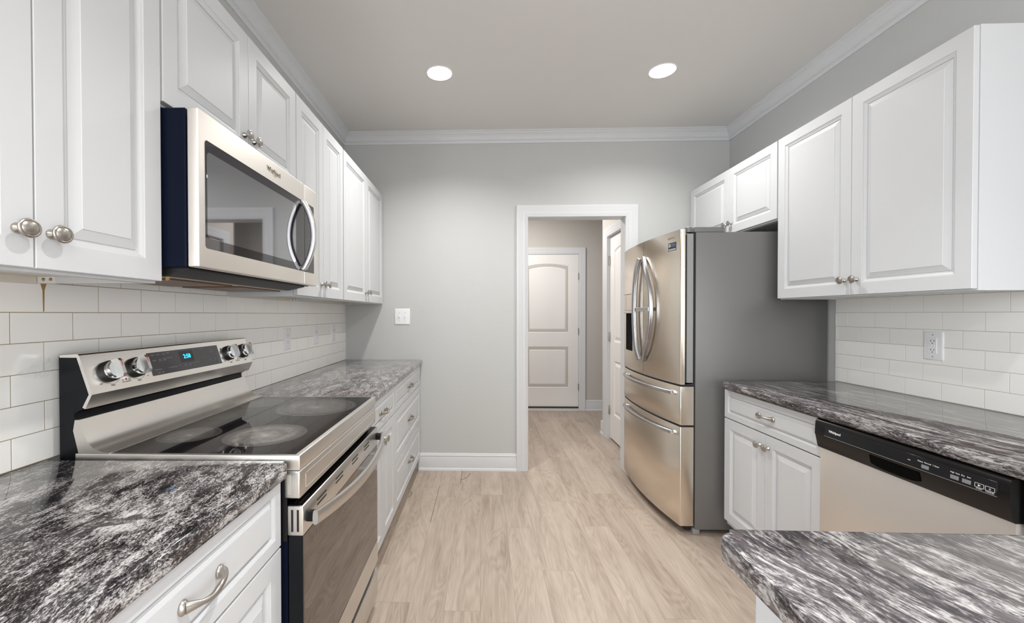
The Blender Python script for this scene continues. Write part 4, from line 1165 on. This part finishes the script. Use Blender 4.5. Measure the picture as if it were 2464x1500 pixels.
# ------------------------------------------------------------------ dishwasher
WY0, WY1 = 1.084, 1.699
dw = thing('dishwasher', 'dishwasher with steel door and black control panel', 'dishwasher', (1.66, 1.39, 0))
bm = bmesh.new(); box(bm, 1.40, 1.975, WY0 + 0.004, WY1 - 0.004, 0.03, 0.872)
for sx in (1.46, 1.92):
    for sy in (WY0 + 0.05, WY1 - 0.05): lathe(bm, [(0.015, 0), (0.015, 0.008), (0.008, 0.012), (0.008, 0.035)], 10, tf=lambda c: Vector((sx + c.x, sy + c.y, c.z)))
obj('tub', bm, M['black_matte'], dw)
bm = bmesh.new(); box(bm, 1.356, 1.405, WY0 + 0.001, WY1 - 0.001, 0.115, 0.758, 0.003, 2)
obj('door', bm, M['steel'], dw)
bm = bmesh.new(); box(bm, 1.42, 1.44, WY0 + 0.002, WY1 - 0.002, 0.0, 0.11)
obj('toe_panel', bm, M['black_matte'], dw)
DWP = [(1.405, 0.872), (1.352, 0.872), (1.343, 0.868), (1.338, 0.858), (1.3355, 0.812), (1.338, 0.806), (1.3475, 0.760), (1.352, 0.756), (1.405, 0.756)]
bm = bmesh.new(); extrude_profile(bm, DWP, WY0, WY1)
dc = obj('control_panel', bm, M['dw_black'], dw, smooth=40)
def on_dwp(y, z, out=0.0):   # sloped upper facet of the control panel
    return lambda c: Vector((1.338 + (0.858 - (z + c.y)) * (-0.0025 / 0.046) - out - c.z, y - c.x, z + c.y))
bm = bmesh.new(); box(bm, -0.27, 0.27, -0.0185, 0.0185, -0.001, 0.0006, 0.0004, 1, tf=on_dwp(1.38, 0.8335))
dg_ = tag(obj('control_insert', bm, M['dw_gloss'], dc), 'glossy dark control insert')
bm = bmesh.new(); box(bm, -0.272, 0.272, -0.0005, 0.0008, -0.001, 0.0011, tf=on_dwp(1.38, 0.8140))
tag(obj('trim_line', bm, M['steel_bright'], dc), 'thin bright line under the insert')
bm = bmesh.new(); text_bm(bm, 'Whirlpool', 0.0125, on_dwp(1.606, 0.836, 0.0007), 0.0002, bold=0.0003)
tag(obj('logo_lettering', bm, M['print_white'], dg_, smooth=0), 'small white brand lettering')
for yc, zc in ((1.284, 0.8265), (1.206, 0.8265), (1.177, 0.8265)):
    bm = bmesh.new(); box(bm, -0.0105, 0.0105, -0.0055, 0.0055, 0, 0.0012, 0.0003, 1, tf=on_dwp(yc, zc))
    tag(obj('button', bm, M['button'], dg_), 'grey rectangular button')
for yc in (1.1475, 1.124):
    bm = bmesh.new()
    for q in ((-.0105, .0105, -.0058, -.0050), (-.0105, .0105, .0050, .0058), (-.0105, -.0097, -.0058, .0058), (.0097, .0105, -.0058, .0058)):
        box(bm, q[0], q[1], q[2], q[3], 0, 0.0009, tf=on_dwp(yc, 0.8275))
    if yc > 1.13: bm.faces.new([bm.verts.new(on_dwp(1.1475, 0.8275, 0.0008)(Vector(p))) for p in ((-.003, -.003, 0), (.0035, 0, 0), (-.003, .003, 0))])
    else: text_bm(bm, 'x', 0.009, on_dwp(1.124, 0.8280, 0.0007), 0.0001)
    tag(obj('button_outline', bm, M['print_white'], dg_, smooth=0), 'white outlined square button')
for s, yc, zc, sz in (('START', 1.1475, 0.8185, 0.005), ('CANCEL', 1.124, 0.8185, 0.005), ('Heavy  Normal  1 Hour', 1.276, 0.8395, 0.0062), ('High', 1.212, 0.8395, 0.0055), ('Heat', 1.199, 0.8395, 0.0055), ('Dry', 1.186, 0.8395, 0.0055), ('Sani', 1.172, 0.8395, 0.0055), ('lock', 1.331, 0.8330, 0.005)):
    bm = bmesh.new(); text_bm(bm, s, sz, on_dwp(yc, zc, 0.0007), 0.0001)
    obj('button_label', bm, M['print_white'], dg_, smooth=0)
# pocket handle: near-flat plate, the hollow's shade put into its black colour
bm = bmesh.new()
def on_dwl(y, z, out=0.0): return lambda c: Vector((1.338 + (0.806 - (z + c.y)) * (0.0095 / 0.046) - out - c.z, y - c.x, z + c.y))
tfp = on_dwl(1.385, 0.784)
t = bmesh.new(); n = 10
outl = [(-0.080 + 0.160 * i / n, 0.0175) for i in range(n + 1)] + [(0.080 - 0.160 * i / n, -0.0085 - 0.008 * (1 - (2 * i / n - 1) ** 4)) for i in range(n + 1)]
quad_strip(t, [[Vector((x * 1.03, y * 1.08, 0.0012)) for x, y in outl], [Vector((x, y, 0.0014)) for x, y in outl], [Vector((x * 0.98, y * 0.92, 0.0002)) for x, y in outl]])
bmesh.ops.recalc_face_normals(t, faces=t.faces)
for v in t.verts: v.co = tfp(v.co)
merge(bm, t)
tag(obj('pocket_handle', bm, mat('pocket_shade_black', (0.001, 0.001, 0.001), 0.6, spec=0.05), dc), 'pocket handle plate, shade of the hollow coloured black')

# ------------------------------------------------------------------ outlets and switch
GO = 'white wall outlets above the worktops'
def plate(name, label, cat, tf, group, w=0.080, h=0.126, kind='decora'):
    base_pt = tf(Vector((0, -h / 2, 0)))
    root = thing(name, label, cat, base_pt, group)
    bm = bmesh.new()
    t = bmesh.new(); loops = []
    for i, z in ((0, 0), (0, 0.003), (0.004, 0.0058), (0.006, 0.006)):
        loops.append([Vector((-w / 2 + i, -h / 2 + i, z)), Vector((w / 2 - i, -h / 2 + i, z)), Vector((w / 2 - i, h / 2 - i, z)), Vector((-w / 2 + i, h / 2 - i, z))])
    quad_strip(t, loops); bmesh.ops.recalc_face_normals(t, faces=t.faces)
    for v in t.verts: v.co = tf(v.co)
    merge(bm, t)
    pl = obj('cover_plate', bm, M['plate'], root)
    def screws(pts):
        for x, y in pts:
            bm = bmesh.new(); lathe(bm, [(0.003, 0.0058), (0.003, 0.0066), (0.001, 0.0070)], 10, tf=lambda c: tf(Vector((x + c.x, y + c.y, c.z))))
            tag(obj('screw', bm, M['print_grey'], pl), 'small screw head')
    if kind == 'decora':
        bm = bmesh.new(); box(bm, -0.0175, 0.0175, -0.034, 0.034, 0.0055, 0.0075, 0.0006, 1, tf=tf)
        rc = obj('receptacle', bm, M['plate'], root)
        bm = bmesh.new()
        for zc in (0.0195, -0.0195):
            for sx in (-0.0065, 0.0065): box(bm, sx - 0.0011, sx + 0.0011, zc - 0.002, zc + 0.006, 0.0070, 0.0078, tf=tf)
            lathe(bm, [(0.0024, 0.0070), (0.0024, 0.0078)], 10, tf=lambda c: tf(Vector((c.x, zc - 0.0085 + c.y, c.z))))
        tag(obj('socket_slots', bm, M['slot'], rc), 'dark plug slots')
        bm = bmesh.new()
        for sx in (-0.006, 0.006): box(bm, sx - 0.0045, sx + 0.0045, -0.003, 0.003, 0.0070, 0.0085, 0.0004, 1, tf=tf)
        obj('reset_button', bm, M['plate'], rc)
        screws(((0, 0.048), (0, -0.048)))
    elif kind == 'duplex':
        for zc in (0.0195, -0.0195):
            bm = bmesh.new(); lathe(bm, [(0.0165, 0.0055), (0.0165, 0.0075), (0.015, 0.0080), (0.0, 0.0080)], 24, tf=lambda c: tf(Vector((c.x, zc + c.y * 0.85, c.z))))
            rc = obj('receptacle', bm, M['plate'], root)
            bm = bmesh.new()
            for sx in (-0.0065, 0.0065): box(bm, sx - 0.0011, sx + 0.0011, zc - 0.001, zc + 0.007, 0.0075, 0.0083, tf=tf)
            lathe(bm, [(0.0024, 0.0075), (0.0024, 0.0083)], 10, tf=lambda c: tf(Vector((c.x, zc - 0.0075 + c.y, c.z))))
            tag(obj('socket_slots', bm, M['slot'], rc), 'dark plug slots')
        screws(((0, 0),))
    else:
        for sx in (-0.023, 0.023):
            bm = bmesh.new(); box(bm, sx - 0.0045, sx + 0.0045, -0.012, 0.012, 0.0052, 0.0066, 0.0006, 1, tf=tf)
            obj('toggle_slot', bm, M['plate'], root)
            bm = bmesh.new(); box(bm, sx - 0.0032, sx + 0.0032, -0.004, 0.009, 0.006, 0.017, 0.001, 1, tf=tf)
            obj('toggle', bm, M['plate'], root)
            screws(((sx, 0.030), (sx, -0.030)))
    return root
plate('wall_outlet', 'white outlet on the left tiles, nearest to the range', 'outlet', on_left(XL + 0.0065, 2.374, 1.149), GO)
plate('wall_outlet', 'white duplex outlet on the left tiles, middle one of three', 'outlet', on_left(XL + 0.0065, 2.790, 1.149), GO, kind='duplex')
plate('wall_outlet', 'white outlet on the left tiles, closest to the far corner', 'outlet', on_left(XL + 0.0065, 3.116, 1.149), GO)
plate('wall_outlet', 'white outlet on the tiles above the dishwasher worktop', 'outlet', on_right(XR - 0.0065, 1.877, 1.149), GO)
plate('light_switch', 'white double toggle switch plate on the far wall', 'light switch', on_front(-0.662, D - 0.0002, 1.2695), None, w=0.125, h=0.130, kind='toggle')

# ------------------------------------------------------------------ recessed ceiling lights
GLT = 'recessed ceiling lights'
labels = ['round recessed ceiling light nearer the left cabinets', 'round recessed ceiling light nearer the refrigerator',
          'recessed ceiling light between range and dishwasher, above the top of the photo']
for (cx_, cy_), lb in zip(CANS, labels):
    root = thing('recessed_light', lb, 'ceiling light', (cx_, cy_, CEIL - 0.002), GLT)
    tf = lambda c: Vector((cx_ + c.x, cy_ + c.y, c.z))
    bm = bmesh.new()
    t = bmesh.new(); n = 48
    prof = [(0.083, CEIL - 0.0002), (0.082, CEIL - 0.002), (0.076, CEIL - 0.003), (0.0735, CEIL - 0.001), (0.0715, CEIL + 0.004), (0.060, CEIL + 0.030), (0.055, CEIL + 0.0395), (0.055, CEIL + 0.045), (0.0748, CEIL + 0.045), (0.0748, CEIL + 0.0005)]
    loops = [[Vector((r * math.cos(2 * PI * i / n), r * math.sin(2 * PI * i / n), h)) for i in range(n)] for r, h in prof]
    quad_strip(t, loops, close_ends=False); bmesh.ops.recalc_face_normals(t, faces=t.faces)
    for v in t.verts: v.co = tf(v.co)
    merge(bm, t)
    obj('trim_ring', bm, M['can'], root, smooth=60)
    bm = bmesh.new(); lathe(bm, [(0.0552, ZLENS), (0.0552, ZLENS + 0.004), (0.0, ZLENS + 0.004)], 40, tf=tf)
    tag(obj('lens', bm, M['lens'], root), 'glowing white lens')
